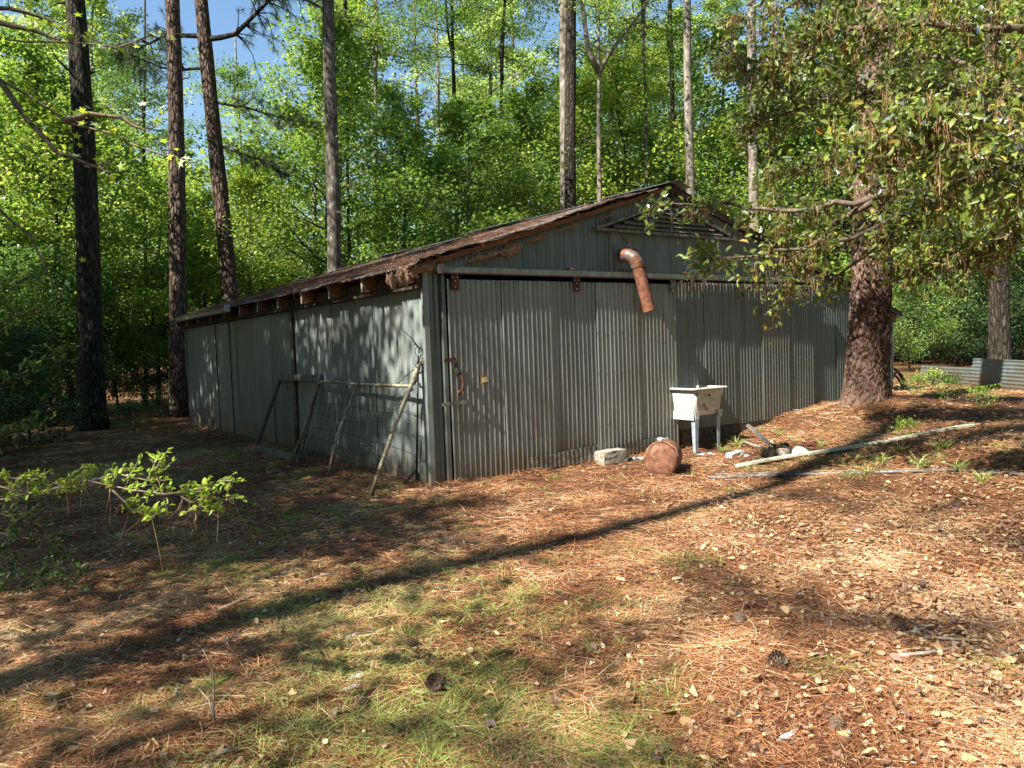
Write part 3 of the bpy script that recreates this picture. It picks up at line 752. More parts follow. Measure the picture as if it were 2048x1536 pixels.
# duff: lumpy layer of rotted straw along the lower slope
def duff():
    rg = np.random.default_rng(8)
    nt_, nd = 330, 60
    T = np.linspace(-.15, DEPTH + .1, nt_); Dd = np.linspace(.35, 4.0, nd)
    TT, DD = np.meshgrid(T, Dd)
    hgt = .010 + .014 * (np.sin(TT * 3.1 + DD * 2) + np.sin(TT * 7.7 - DD * 3 + 1) * .7 + np.sin(TT * 17 + DD * 9) * .4) + rg.normal(0, .006, TT.shape)
    hgt = np.where((Dd[:, None] < .5) | (Dd[:, None] > 3.9), -.01, hgt)
    Z = 3.60 - .30 * DD + hgt
    X = CN.x + Fd.x * (3.76 - DD) + Bd.x * TT; Y = CN.y + Fd.y * (3.76 - DD) + Bd.y * TT
    V = np.stack([X, Y, Z], -1).reshape(-1, 3) - np.array(off_)
    i = (np.arange(nd - 1)[:, None] * nt_ + np.arange(nt_ - 1)[None]).ravel()
    me = np_mesh('duff', V, np.stack([i, i + 1, i + 1 + nt_, i + nt_], 1), smooth=False)
    tag(link('duff_layer', me, mat_noise('rotted straw', [(.3, (.018, .012, .009)), (.5, (.045, .028, .02)), (.7, (.11, .07, .05))], nscale=16, bump=1, dist=.02, rough=.95), roof), kind='stuff')
duff()

# ---------------------------------------------------------------- things around the shed
# laundry sink
so = gp(1392, 908) - Fd * .03 - Bd * .03; so.z = G(so.x, so.y)
sink = thing('laundry_sink', 'stained white laundry sink on four steel legs before the right sliding door', 'sink', so)
def S(a, b, z): return so + Fd * a + Bd * b + UP * z
a0, a1, b0, b1 = 0, .56, 0, .55
def rrect(a0, a1, b0, b1, r, z, n=4):
    pts = []
    for (cx, cy, st) in ((a1 - r, b0 + r, -90), (a1 - r, b1 - r, 0), (a0 + r, b1 - r, 90), (a0 + r, b0 + r, 180)):
        for k in range(n + 1):
            an = radians(st + 90 * k / n); pts.append(S(cx + r * cos(an), cy + r * sin(an), z))
    return pts
def loft(rings, cap0=False, cap1=False, smooth=True):
    n = len(rings[0]); mb = MB(); vs = [v for r in rings for v in r]
    fs = [(i * n + k, i * n + (k + 1) % n, (i + 1) * n + (k + 1) % n, (i + 1) * n + k) for i in range(len(rings) - 1) for k in range(n)]
    mb.add(vs, fs, smooth)
    if cap0: mb.add(rings[0], [tuple(range(n))[::-1]])
    if cap1: mb.add(rings[-1], [tuple(range(n))])
    return mb
mb = loft([rrect(.05, .51, .05, .50, .09, .50), rrect(.035, .525, .035, .515, .06, .53), rrect(.015, .545, .015, .535, .05, .70), rrect(.0, .56, .0, .55, .05, .845),
           rrect(.03, .53, .03, .52, .05, .845), rrect(.05, .51, .05, .50, .05, .70), rrect(.08, .48, .08, .47, .06, .54)], True, True)
put('basin', mb, M['sink'], sink)
put('stained_face', loft([[S(.06, .026, .56), S(.50, .026, .56), S(.52, .008, .72), S(.535, -.004, .835), S(.03, -.004, .835), S(.04, .008, .72)], [S(.06, .022, .56), S(.50, .022, .56), S(.52, .004, .72), S(.535, -.008, .835), S(.03, -.008, .835), S(.04, .004, .72)]], True, True, False), M['sink_front'], sink)
mb = loft([rrect(-.045, .605, -.045, .595, .03, .845), rrect(-.05, .61, -.05, .60, .03, .855), rrect(-.045, .605, -.045, .595, .03, .868), rrect(.02, .54, .02, .53, .05, .868), rrect(.03, .53, .03, .52, .05, .84)], False, False, False)
put('rim', mb, M['sink'], sink)
# skirt: side panel with straight hem, front with cut-out
mb = MB()
mb.box(S(.012, .275, .50), (.006, .24, .055), (Fd, Bd, UP))
put('side_skirt', mb, M['white'], sink)
for a in (.05, .50):
    put('corner_skirt', MB().add([S(a - .045, .006, .56), S(a + .045, .006, .56), S(a + .03, .006, .46), S(a - .03, .006, .46), S(a - .045, .016, .56), S(a + .045, .016, .56), S(a + .03, .016, .46), S(a - .03, .016, .46)],
        [(0, 1, 2, 3), (7, 6, 5, 4), (0, 4, 5, 1), (1, 5, 6, 2), (2, 6, 7, 3), (3, 7, 4, 0)]), M['white'], sink)
for (a, b) in ((.03, .03), (.53, .03), (.03, .52), (.53, .52)):
    sa = 1 if a < .3 else -1; sb = 1 if b < .3 else -1
    p = S(a, b, 0); zb = G(p.x, p.y) - so.z - .01
    mbx = MB()
    for (dx, dy) in ((1, 0), (0, 1)):
        top, bot = .075, .045
        w1 = [S(a + sa * dx * k * top, b + sb * dy * k * top, .52) for k in (0, 1)]
        w0 = [S(a + sa * dx * k * bot + sa * .012, b + sb * dy * k * bot + sb * .012, zb) for k in (0, 1)]
        o = (Bd * sb * .004) if dx else (Fd * sa * .004)
        vs = [w0[0], w0[1], w1[1], w1[0]]; vs += [v + o for v in vs]
        mbx.add(vs, [(0, 1, 2, 3), (7, 6, 5, 4), (0, 4, 5, 1), (1, 5, 6, 2), (2, 6, 7, 3), (3, 7, 4, 0)])
    put('leg', mbx, M['leg_steel'], sink)
for (a, z, r) in ((.28, .765, .022), (.36, .70, .012), (.36, .62, .010), (.20, .63, .012), (.30, .66, .006)):
    put('tap_hole', MB().lathe([(r, -.004), (r, .006), (r * .3, .007), (0, .005)], S(a, -.004 + (.835 - z) * .12 + .0, z), (Fd, UP, -Bd), 12), M['rust_dark'], sink)

# rusty tank with its strap
dc = gp(1322, 952); R_ = .19
dax = Vector((.33, .94, 0)).normalized(); dsd = Vector((dax.y, -dax.x, 0))
tank = thing('rusty_tank', 'small round rust brown tank lying on its side in the pine straw', 'tank', dc)
cz = dc + UP * (R_ - .02)
tank_ax = (dsd, UP, -dax)
put('shell', MB().lathe([(R_ * .0, .012), (R_ * .6, .010), (R_ * .93, .0), (R_, -.03), (R_ * 1.0, -.25), (R_, -.47), (R_ * .9, -.5), (0, -.52)], cz, (dsd, UP, -dax), 40), M['rust_drum'], tank)
st = [cz + dsd * (R_ + .008) * cos(a) + UP * (R_ + .012) * sin(a) + dax * (.05 + .10 * sin(a)) for a in np.linspace(pi * 1.0, pi * .42, 10)]
put('strap', MB().tube(st, .013, 6), M['rust_drum'], tank)
st = [cz + UP * (R_ + .02) + dsd * -.02 + dax * .16, cz + UP * (R_ + .005) + dsd * .07 + dax * .10, cz + UP * (R_ - .05) + dsd * .165 + dax * .05, cz + UP * (R_ * .25) + dsd * (R_ + .005) + dax * .02]
put('strap', MB().tube(st, .012, 6), M['rust_drum'], tank)
put('valve', MB().blob(cz + UP * (R_ + .03) + dax * .18 - dsd * .02, (.035, .03, .03), 3, .5, 10, 7).box(cz + UP * (R_ + .045) + dax * .18 + dsd * .04, (.03, .012, .01)), M['foil'], tank)

def rough_block(c, h, ax, seed, mat, name, label, cat):
    mb = MB(); rg = random.Random(seed); n = 5; vs = []; idx = {}
    def vert(i, j, k):
        key = (i, j, k)
        if key not in idx:
            e = sum(1 for q in (i, j, k) if q in (0, n)); sh = 1 - .035 * max(0, e - 1)
            v = Vector(((2 * i / n - 1) * sh * h[0], (2 * j / n - 1) * sh * h[1], (2 * k / n - 1) * sh * h[2]))
            v += Vector([rg.uniform(-1, 1) * .004 for _ in range(3)])
            idx[key] = len(vs); vs.append(Vector(c) + ax[0] * v.x + ax[1] * v.y + ax[2] * v.z)
        return idx[key]
    fs = []
    for a in range(n):
        for b in range(n):
            for q in (0, n):
                f = [vert(a, b, q), vert(a + 1, b, q), vert(a + 1, b + 1, q), vert(a, b + 1, q)]; fs.append(f if q else f[::-1])
                f = [vert(q, a, b), vert(q, a + 1, b), vert(q, a + 1, b + 1), vert(q, a, b + 1)]; fs.append(f if q else f[::-1])
                f = [vert(a, q, b), vert(a + 1, q, b), vert(a + 1, q, b + 1), vert(a, q, b + 1)]; fs.append(f[::-1] if q else f)
    mb.add(vs, fs)
    o = put(name, mb, mat, None, Vector(c) - UP * h[2]); return tag(o, label, cat)
c = gp(1222, 928); c += UP * .085
ax = (Fd.copy(), Bd.copy(), UP)
rough_block(c, (.20, .10, .095), ax, 1, M['concrete'], 'concrete_block', 'worn grey concrete block on the ground against the left sliding door', 'block')
c = gp(1470, 914) + UP * .03
rough_block(c, (.12, .05, .035), ((Fd + UP * .05).normalized(), Bd, UP), 2, M['white'], 'brick', 'whitish broken brick lying in the grass right of the sink', 'brick')

# planks and pipes on the ground
def lie(pts, lift=.03):
    return [gp(*p) + UP * lift for p in pts]
pa, pb = lie([(1472, 937), (1945, 856)], .03)
n = 8; mb = MB()
pp = [pa.lerp(pb, i / n) + UP * (.012 * sin(i * 1.1)) for i in range(n + 1)]
for i in range(n + 1): pp[i].z = max(pp[i].z, G(pp[i].x, pp[i].y) + .02)
d_ = (pb - pa).normalized(); sd_ = d_.cross(UP).normalized()
vs = []
for p_ in pp:
    for (a, b) in ((-.045, -.012), (.045, -.012), (.045, .012), (-.045, .012)): vs.append(p_ + sd_ * a + UP * b)
fs = [(i * 4 + j, i * 4 + (j + 1) % 4, i * 4 + 4 + (j + 1) % 4, i * 4 + 4 + j) for i in range(n) for j in range(4)] + [(3, 2, 1, 0), (n * 4, n * 4 + 1, n * 4 + 2, n * 4 + 3)]
tag(put('long_plank', mb.add(vs, fs), M['pale_wood'], None, pa), 'long thin bleached plank lying on the pine straw before the big pine', 'plank')
for i, (pts, r, mt, nm, lab) in enumerate((
        ([(1415, 958), (1560, 953), (1720, 949), (1900, 942), (2070, 934)], .017, 'pipe', 'metal_pipe', 'long grey metal pipe on the ground, the nearer of the two by the plank'),
        ([(1430, 951), (1600, 947), (1760, 942)], .012, 'pipe', 'metal_pipe', 'thin grey metal rod on the ground just behind the long pipe'))):
    pl = lie(pts, r)
    tag(put(nm, MB().tube(pl, r, 8), M[mt], None, pl[0]), lab, 'pipe')
# burnt heap with a cap, bar leaning on it, stone
hp = gp(1562, 912)
heap = thing('burnt_heap', 'small dark burnt heap of earth between the sink and the long plank', 'heap', hp)
put('earth', MB().blob(hp + UP * .03, (.19, .15, .10), 9, .55, 30, 16, False), M['char'], heap)
put('log_end', MB().lathe([(0, .12), (.05, .12), (.06, .10), (.06, -.05)], hp + Vector((-.03, -.10, .05)), (Vector((1, 0, .1)).normalized(), UP, Vector((.1, -1, .1)).normalized()), 14), M['stick'], heap)
sp0 = gp(1600, 912)
tag(put('white_stone', MB().blob(sp0 + UP * .05, (.095, .075, .06), 12, .15, 18, 10), M['white'], None, sp0), 'smooth rounded white stone beside the dark burnt heap', 'stone')
a, b = hp + Vector((-.06, .05, .09)), at(1495, 850, hp.y + .35)
br = thing('metal_bar', 'pale slotted metal bar propped up on the burnt heap', 'bar', a)
sd_ = (b - a).cross(UP).normalized()
put('flange', MB().bar(a + sd_ * .018, b + sd_ * .018, .006, .03), M['white'], br)
put('flange', MB().bar(a - sd_ * .018, b - sd_ * .018, .006, .03), M['white'], br)
put('web', MB().bar(a, a.lerp(b, .98), .03, .005), M['pipe'], br)
pl = [gp(1485, 893) + UP * .07, gp(1530, 905) + UP * .05, gp(1566, 914) + UP * .03]
tag(put('white_stick', MB().tube(pl, .013, 6), M['white'], None, pl[2]), 'thin whitish stick lying left of the white stone', 'stick')
cc = gp(1492, 915)
mb = MB()
for k in range(5): mb.blob(cc + Vector((random.uniform(-.04, .04), random.uniform(-.03, .03), .01 + .008 * k)), (.03, .02, .018), k, .6, 9, 6, False)
tag(put('crumpled_plastic', mb, M['white'], None, cc), 'crumpled scrap of white plastic beside the whitish brick', 'litter')
cc = gp(1274, 921); mb = MB()
for k in range(6): mb.blob(cc + Vector((-.09 + .035 * k, random.uniform(-.03, .03), .02)), (.035, .03, .026), k + 20, .7, 8, 6, False)
tag(put('crumpled_foil', mb, M['foil'], None, cc), 'crumpled silvery foil between concrete block and rusty tank', 'litter')
for i, (px, py, rx) in enumerate(((1402, 911, .05), (1422, 909, .045))):
    cc = gp(px, py)
    tag(put('plastic_scrap', MB().blob(cc + UP * .012, (rx, .03, .012), i + 31, .5, 12, 6, False), M['blue'], None, cc), ('left pale blue plastic scrap at the foot of the sink leg', 'right pale blue plastic scrap at the foot of the sink leg')[i], 'litter')
cc = gp(1625, 893)
tag(put('rusty_tin', MB().blob(cc + UP * .02, (.12, .06, .035), 41, .4, 16, 8, False), M['rust_dark'], None, cc), 'flattened rusty brown tin in the straw right of the burnt heap', 'litter')

# gate leaning on the left wall (t along the wall, out = distance from it)
def W(t, out, z): return P(-out, t, z)
gate = thing('tube_gate', 'old bent tube gate with sagging wire mesh leaning on the left wall', 'gate', W(1.5, .6, 0))
rb = gp(740, 996); rb_t = (rb - CN).dot(Bd); rb_o = -(rb - CN).dot(Fd)
lb = gp(582, 925); lb_t = (lb - CN).dot(Bd); lb_o = -(lb - CN).dot(Fd)
mbm = gp(655, 955); mb_t = (mbm - CN).dot(Bd); mb_o = -(mbm - CN).dot(Fd)
def gz0(t, o): q = W(t, o, 0); return G(q.x, q.y)
RB = W(rb_t, rb_o, gz0(rb_t, rb_o)); RT = W(.12, .03, 1.38)
kk = 1.12 / 1.38
RJ = RB.lerp(RT, kk)
LB = W(lb_t, lb_o, gz0(lb_t, lb_o)); LT = W(3.0, .10, 1.12)
LM = LB.lerp(LT, .55) + Fd * .02
top = [RJ, RJ.lerp(LT, .5) - UP * .015, LT + (RJ - LT) * .06, LT + (LB - LT) * .035, LM, LB]
put('right_tube', MB().tube([RB, RB.lerp(RT, .5) + NL * .02, RT], .024, 10), M['gate_tube'], gate)
put('frame_tube', MB().tube(top, .02, 10), M['gate_tube'], gate)
MBt = W(mb_t, mb_o, gz0(mb_t, mb_o)); MT = RJ.lerp(LT, .52)
put('middle_tube', MB().tube([MBt, MBt.lerp(MT, .45) + NL * .05, MT], [.016, .015, .013], 8), M['gate_tube'], gate)
put('stay_rod', MB().tube([RT - UP * .03, RT.lerp(RJ.lerp(LT, .13), .5), RJ.lerp(LT, .13) - UP * .0], .008, 6), M['gate_tube'], gate)
mbw = MB()
rw = random.Random(3)
def gq(u, v):  # u 0 right..1 left, v 0 bottom..1 top
    b_ = RB.lerp(LB, u); t_ = RJ.lerp(LT, u)
    p_ = b_.lerp(t_, v)
    sag = .10 * sin(pi * u) * sin(pi * v) * (1 - v)
    return p_ + Fd * (.04 + sag) - UP * .03 * sin(pi * u) * (1 - v)
for v in (.08, .2, .33, .46, .6, .74, .88):
    mbw.tube([gq(u, v + .012 * sin(u * 9 + v * 20)) for u in np.linspace(.01, .99, 16)], .0032, 4, cap=False)
for u in np.linspace(.05, .96, 19):
    mbw.tube([gq(u + .015 * sin(v * 7 + u * 30), v) for v in np.linspace(.03, 1, 8)], .0026, 4, cap=False)
put('wire_mesh', mbw, M['iron'], gate)
mbw = MB()
for u in np.linspace(.05, .96, 19):
    for v in (.08, .2, .33, .46, .6, .74, .88):
        mbw.blob(gq(u + .015 * sin(v * 7 + u * 30), v + .012 * sin(u * 9 + v * 20)), (.008, .008, .009), 1, 0, 5, 3)
tag(put('wire_knots', mbw, M['iron'], gate), kind='stuff')
# dry vine bits caught in the mesh
for i, (u, v) in enumerate(((.62, .42), (.25, .42), (.30, .30), (.55, .2))):
    c0 = gq(u, v) - Fd * .03
    mbw = MB()
    for k in range(5):
        a = rw.uniform(0, 6.28); l_ = rw.uniform(.1, .25)
        mbw.tube([c0, c0 + Bd * cos(a) * l_ * .6 + UP * sin(a) * l_ * .6 - Fd * .02, c0 + Bd * cos(a) * l_ + UP * (sin(a) * l_ - .04)], [.004, .003, .001], 4, cap=False)
    put('dry_vine', mbw, M['gate_tube'], gate)

# wooden frame leaning further back
fr = thing('wooden_frame', 'weathered open wooden frame leaning on the left wall behind the tube gate', 'frame', W(3.9, .4, 0))
FT0, FT1 = 3.12, 4.85
bo0, bo1 = W(FT0, .42, gz0(FT0, .42)), W(FT1, .50, gz0(FT1, .5))
to0, to1 = W(FT0, .06, 1.15), W(FT1 - .05, .06, 1.14)
up_ = (to0 - bo0).normalized()
put('top_rail', MB().bar(to0 - Bd * .05, to1 + Bd * .06, .035, .10, up_), M['old_wood'], fr)
put('bottom_rail', MB().bar(bo0 + up_ * .05, bo1 + up_ * .05, .035, .10, up_), M['old_wood'], fr)
put('stile', MB().bar(bo0 + up_ * .1, to0 - up_ * .05, .035, .075, Bd), M['old_wood'], fr)
put('stile', MB().bar(bo1 + up_ * .1, to1 - up_ * .05, .035, .075, Bd), M['dark_wood'], fr)
# black iron pole with foot, wire tangle at the corner
q0 = gp(833, 970); pt = (q0 - CN).dot(Bd); po = -(q0 - CN).dot(Fd)
pole = thing('iron_pole', 'thin black iron pole with a splayed foot standing at the shed corner', 'pole', q0)
tp = W(.10, .06, 1.45)
put('shaft', MB().tube([q0 + UP * .02, q0.lerp(tp, .5), tp], [.014, .012, .010], 6), M['iron'], pole)
put('foot', MB().bar(q0 + UP * .17, q0 + Bd * .12 - Fd * .10, .02, .03), M['iron'], pole)
put('foot', MB().bar(q0 + UP * .17, q0 - Bd * .05 + UP * .0, .02, .03), M['iron'], pole)
wt = thing('wire_tangle', 'tangled black wire with a long loose end hooked high on the shed corner', 'wire', W(.1, .05, 1.45))
c0 = W(.08, .06, 1.47)
put('loose_end', MB().tube([at(801, 656, 8.5), at(822, 675, 8.42), at(838, 695, 8.35), c0], [.004, .006, .008, .008], 5), M['iron'], wt)
mbw = MB()
for k in range(4):
    ph = rw.uniform(0, 6)
    mbw.tube([c0 + Bd * .05 * cos(a + ph) + UP * (.07 * sin(a * .8 + ph) - .04 * k) - Fd * .03 * sin(a) for a in np.linspace(0, 5, 12)], .004, 4)
put('coil', mbw, M['iron'], wt)
# barbed wire remnants down the corner
mbw = MB()
for z in (.3, .55, .8, .95):
    mbw.tube([W(.0 + .1 * k, .035 + .02 * (k % 2), z + .02 * sin(k * 2 + z * 9)) for k in range(5)], .003, 4)
put('wire_remnant', mbw, M['iron'], wt)

# fallen roofing sheets on the right
def fallen(p0, p1, h, lean, mat, lab, seed):
    d = (p1 - p0); L_ = d.length; d.normalize(); nrm = Vector((d.y, -d.x, 0))
    if nrm.dot(p0) > 0: nrm = -nrm
    up = (UP * cos(lean) - nrm * sin(lean)).normalized()
    nn = d.cross(up)
    rg = random.Random(seed); vs = []; nr, nc = int(h / PITCH * 8), 14
    for j in range(nr + 1):
        for i in range(nc + 1):
            u = L_ * i / nc; v = h * j / nr
            o = .009 * sin(2 * pi * v / PITCH) + .03 * sin(u * 1.3 + seed) * v
            q = p0 + d * u + up * v + nn * o; vs.append(q)
    fs = [(j * (nc + 1) + i, j * (nc + 1) + i + 1, (j + 1) * (nc + 1) + i + 1, (j + 1) * (nc + 1) + i) for j in range(nr) for i in range(nc)]
    return tag(put('loose_roofing_sheet', MB().add(vs, fs, True), mat, None, p0), lab, 'metal sheet')
p0, p1 = gp(2090, 792), gp(1950, 778)
fallen(gp(2120, 790), gp(1935, 772) , .54, .25, M['zinc_loose'], 'grey corrugated sheet standing on edge at the right border, nearest one', 1)
fallen(gp(1945, 772), gp(1835, 764), .36, .3, M['zinc_loose'], 'grey corrugated sheet half hidden in weeds right of the big pine', 2)
# hoses at the right corner
for i, rr in enumerate((.30, .24, .36)):
    c0 = P(FRONT + .35 + .1 * i, .1 + .1 * i, 0); g0 = G(c0.x, c0.y)
    pts = [Vector((c0.x + rr * cos(a) * .7, c0.y + .1 * sin(a * 2), g0 + .02 + abs(rr * sin(a)) * 1.1)) for a in np.linspace(-.05, pi * .98, 12)]
    tag(put('garden_hose', MB().tube(pts, .022, 7), M['hose'], None, c0), ('black hose loop nearest the right shed corner', 'smallest black hose loop at the right shed corner', 'largest black hose loop at the right shed corner')[i], 'hose', 'hose loops at the shed corner')

# ---------------------------------------------------------------- trees
def trunk_path(base, top, n=10, wob=.12, rng=random):
    base = Vector(base); top = Vector(top); pts = []
    ph = rng.uniform(0, 6); ph2 = rng.uniform(0, 6)
    for i in range(n + 1):
        t = i / n; p = base.lerp(top, t)
        w = wob * sin(pi * t)
        pts.append(p + Vector((w * sin(3.1 * t * 2 + ph), w * cos(2.3 * t * 2 + ph2), 0)))
    return pts

def limb(rng, p, az, el, L, n=5, droop=.0, wob=.12):
    pts = [Vector(p)]; a, e = az, el
    for i in range(n):
        d = Vector((cos(a) * cos(e), sin(a) * cos(e), sin(e)))
        pts.append(pts[-1] + d * L / n)
        a += rng.uniform(-wob, wob) * 2.2; e += rng.uniform(-wob, wob) * 1.5 - droop
    return pts

def gen_broad(seed, H, z0, R, nl, n_leaf, ls, r0, flat=.35, dens=1.0, shape='quad', el=(.15, .75), prof=1.0, trunk_top=.95):
    "broadleaf tree round the origin: returns wood MB and leaf mesh"
    rng = random.Random(seed); rg = np.random.default_rng(seed)
    mb = MB(); path = trunk_path((0, 0, -.25), (rng.uniform(-.06, .06) * H, rng.uniform(-.06, .06) * H, H * trunk_top), 12, .02 * H, rng)
    rad = [r0 * (1.25 if i == 0 else 1) * (1 - .9 * (i / 12) ** 1.1) + .008 for i in range(13)]
    mb.tube(path, rad, 8, wob=.06, rng=rng)
    tips = []
    for k in range(nl):
        t = (k + rng.random()) / nl
        z = z0 + (H * trunk_top - z0) * t
        fi = min(11.99, (z + .25) / (H * trunk_top + .25) * 12); i = int(fi); p = path[i].lerp(path[i + 1], fi - i)
        az = k * 2.4 + rng.uniform(-.5, .5)
        e = el[0] + (el[1] - el[0]) * t + rng.uniform(-.15, .15)
        Lb = R * (prof + (1 - prof) * t) * (.75 + .5 * sin(pi * min(1, t * 1.15))) * (1 - .62 * t ** 2.5) * rng.uniform(.55, 1.25)
        pts = limb(rng, p, az, e, Lb, 5, .03)
        r1 = max(.010, rad[i] * .42)
        mb.tube(pts, [r1 * (1 - .17 * q) for q in range(6)], 5, cap=False)
        for q in range(1, 6):
            for sgn in (-1, 1):
                if rng.random() > .85: continue
                a2 = az + sgn * rng.uniform(.5, 1.1); l2 = Lb * rng.uniform(.25, .48) * (1.15 - .1 * q)
                sub = limb(rng, pts[q], a2, e * .4 + rng.uniform(-.2, .25), l2, 3, .02)
                mb.tube(sub, [r1 * .4, r1 * .3, r1 * .2, r1 * .1], 4, cap=False)
                tips += [(sub[1], l2), (sub[2], l2), (sub[3], l2)]
        tips += [(pts[4], Lb * .3), (pts[5], Lb * .3)]
    T = np.array([tuple(p) for p, _ in tips]); Ls = np.array([l for _, l in tips])
    idx = rg.integers(0, len(T), n_leaf)
    sg = (.16 + .22 * Ls[idx])[:, None]
    C = T[idx] + rg.normal(size=(n_leaf, 3)) * sg * np.array([[1, 1, flat]])
    N = rg.normal(size=(n_leaf, 3)) * .55 + np.array([[0, 0, 1]])
    D = rg.normal(size=(n_leaf, 3)); D[:, 2] = D[:, 2] * .35 - .35
    cl = rg.uniform(0, 1, len(T))
    rnd = np.clip(.55 * cl[idx] + .45 * rg.uniform(0, 1, n_leaf), 0, 1)
    s_ = ls * rg.uniform(.65, 1.25, n_leaf)
    return mb, leaf_mesh('crown', C, D, N, s_, s_ * .72, rnd, shape)

def gen_pine(seed, H, z0, R, nl, r0, tuft=34, nlen=.2, per=4, lean=(0, 0)):
    "pine: long bare trunk, limbs ending in needle tufts"
    rng = random.Random(seed); rg = np.random.default_rng(seed)
    mb = MB(); path = trunk_path((0, 0, -.25), (lean[0], lean[1], H), 16, .012 * H, rng)
    rad = [r0 * (1.25 if i == 0 else 1) * (1 - .8 * (i / 16) ** 1.3) + .01 for i in range(17)]
    mb.tube(path, rad, 12, wob=.05, rng=rng)
    tips = []
    for k in range(nl):
        t = (k + rng.random()) / nl; z = z0 + (H - z0) * t
        fi = min(15.99, (z + .25) / (H + .25) * 16); i = int(fi); p = path[i].lerp(path[i + 1], fi - i)
        az = k * 2.4 + rng.uniform(-.5, .5); Lb = R * (1 - .65 * t) * rng.uniform(.6, 1.2)
        pts = limb(rng, p, az, rng.uniform(-.05, .4) + .4 * t, Lb, 6, -.02, .2)
        r1 = .03 + rad[i] * .16
        mb.tube(pts, [r1 * (1 - .14 * q) for q in range(7)], 6, cap=False)
        for q in range(2, 7):
            for j in range(per):
                a2 = az + rng.uniform(-1.5, 1.5); l2 = Lb * rng.uniform(.12, .32)
                sub = limb(rng, pts[q], a2, rng.uniform(-.3, .7), l2, 3, -.05, .25)
                mb.tube(sub, [r1 * .35, r1 * .25, r1 * .18, r1 * .12], 4, cap=False)
                tips.append((sub[3], (sub[3] - sub[2]).normalized()))
                if rng.random() < .5: tips.append((sub[2], (sub[2] - sub[1]).normalized()))
    T = np.array([tuple(p) for p, _ in tips]); Dv = np.array([tuple(d) for _, d in tips])
    n = len(T) * tuft; idx = np.repeat(np.arange(len(T)), tuft)
    D = unit(rg.normal(size=(n, 3)) + Dv[idx] * .9)
    P0 = T[idx] - Dv[idx] * rg.uniform(0, .12, (n, 1))
    me = strips_mesh('crown', P0, D, nlen * rg.uniform(.7, 1.2, n), np.full(n, .0075), np.tile([[0, 0, -.03]], (n, 1)), np.clip(.5 * rg.uniform(0, 1, len(T))[idx] + .5 * rg.uniform(0, 1, n), 0, 1), seg=1)
    return mb, me

class Kind:
    def __init__(s, gen, bark, leaf):
        mb, crown = gen
        s.tm = bpy.data.meshes.new('trunk'); s.tm.from_pydata(mb.v, [], mb.f); s.tm.polygons.foreach_set('use_smooth', mb.sm); s.tm.update()
        s.tm.materials.append(bark); s.cm = crown; s.cm.materials.append(leaf)
    def place(s, name, x, y, rot, sc, label, cat, group, sz=None, bark=None, leaf=None):
        r = thing(name, label, cat, (x, y, G(x, y)), group)
        r.rotation_euler = (0, 0, rot); r.scale = (sc, sc, sz or sc)
        for nm, me, mt in (('trunk', s.tm, bark), ('crown', s.cm, leaf)):
            o = bpy.data.objects.new(nm, me); COL.objects.link(o); o.parent = r
            if mt:
                o.material_slots[0].link = 'OBJECT'; o.material_slots[0].material = mt
        return r

LB_, LM_, LD_ = M['leaf_bright'], M['leaf_mid'], M['leaf_dark']
K = {}
K['u1'] = Kind(gen_broad(1, 11, 1.8, 3.3, 22, 15000, .15, .11, flat=.65), M['bark_grey'], LB_)
K['u2'] = Kind(gen_broad(2, 13, 2.5, 3.2, 22, 15000, .145, .12, flat=.8, el=(.3, 1.0)), M['bark_dark'], LB_)
K['u3'] = Kind(gen_broad(3, 9, 1.0, 3.0, 17, 13000, .13, .09, flat=.6, el=(.3, 1.1)), M['bark_pale'], LB_)
K['u4'] = Kind(gen_broad(13, 13, 2.0, 3.8, 16, 7500, .15, .13, flat=.45, el=(.35, 1.1)), M['bark_pale'], LB_)
K['d1'] = Kind(gen_broad(11, 11, 2.5, 3.4, 22, 7500, .12, .10, flat=.4), M['bark_grey'], LB_)
K['d2'] = Kind(gen_broad(12, 13, 3, 3.4, 24, 8500, .12, .11, flat=.4), M['bark_grey'], LM_)
K['t1'] = Kind(gen_broad(4, 21, 6, 4.0, 28, 15000, .19, .19, flat=.5, prof=.8), M['bark_grey'], LM_)
K['t2'] = Kind(gen_broad(5, 24, 8, 3.6, 28, 15000, .19, .2, flat=.5, prof=.7), M['bark_pale'], M['leaf_haze'])
K['p1'] = Kind(gen_pine(6, 26, 14, 4.6, 22, .22, per=5), M['bark_pine'], M['needle_green'])
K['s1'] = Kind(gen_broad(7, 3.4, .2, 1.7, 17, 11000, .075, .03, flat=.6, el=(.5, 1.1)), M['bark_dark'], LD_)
K['s2'] = Kind(gen_broad(8, 4.8, .3, 2.0, 20, 13000, .085, .035, flat=.55, el=(.4, 1.0)), M['bark_dark'], LM_)
K['s3'] = Kind(gen_broad(9, 1.3, .05, .9, 12, 620, .11, .015, flat=.6, el=(.4, 1.0), shape='oval'), M['twig'], LB_)

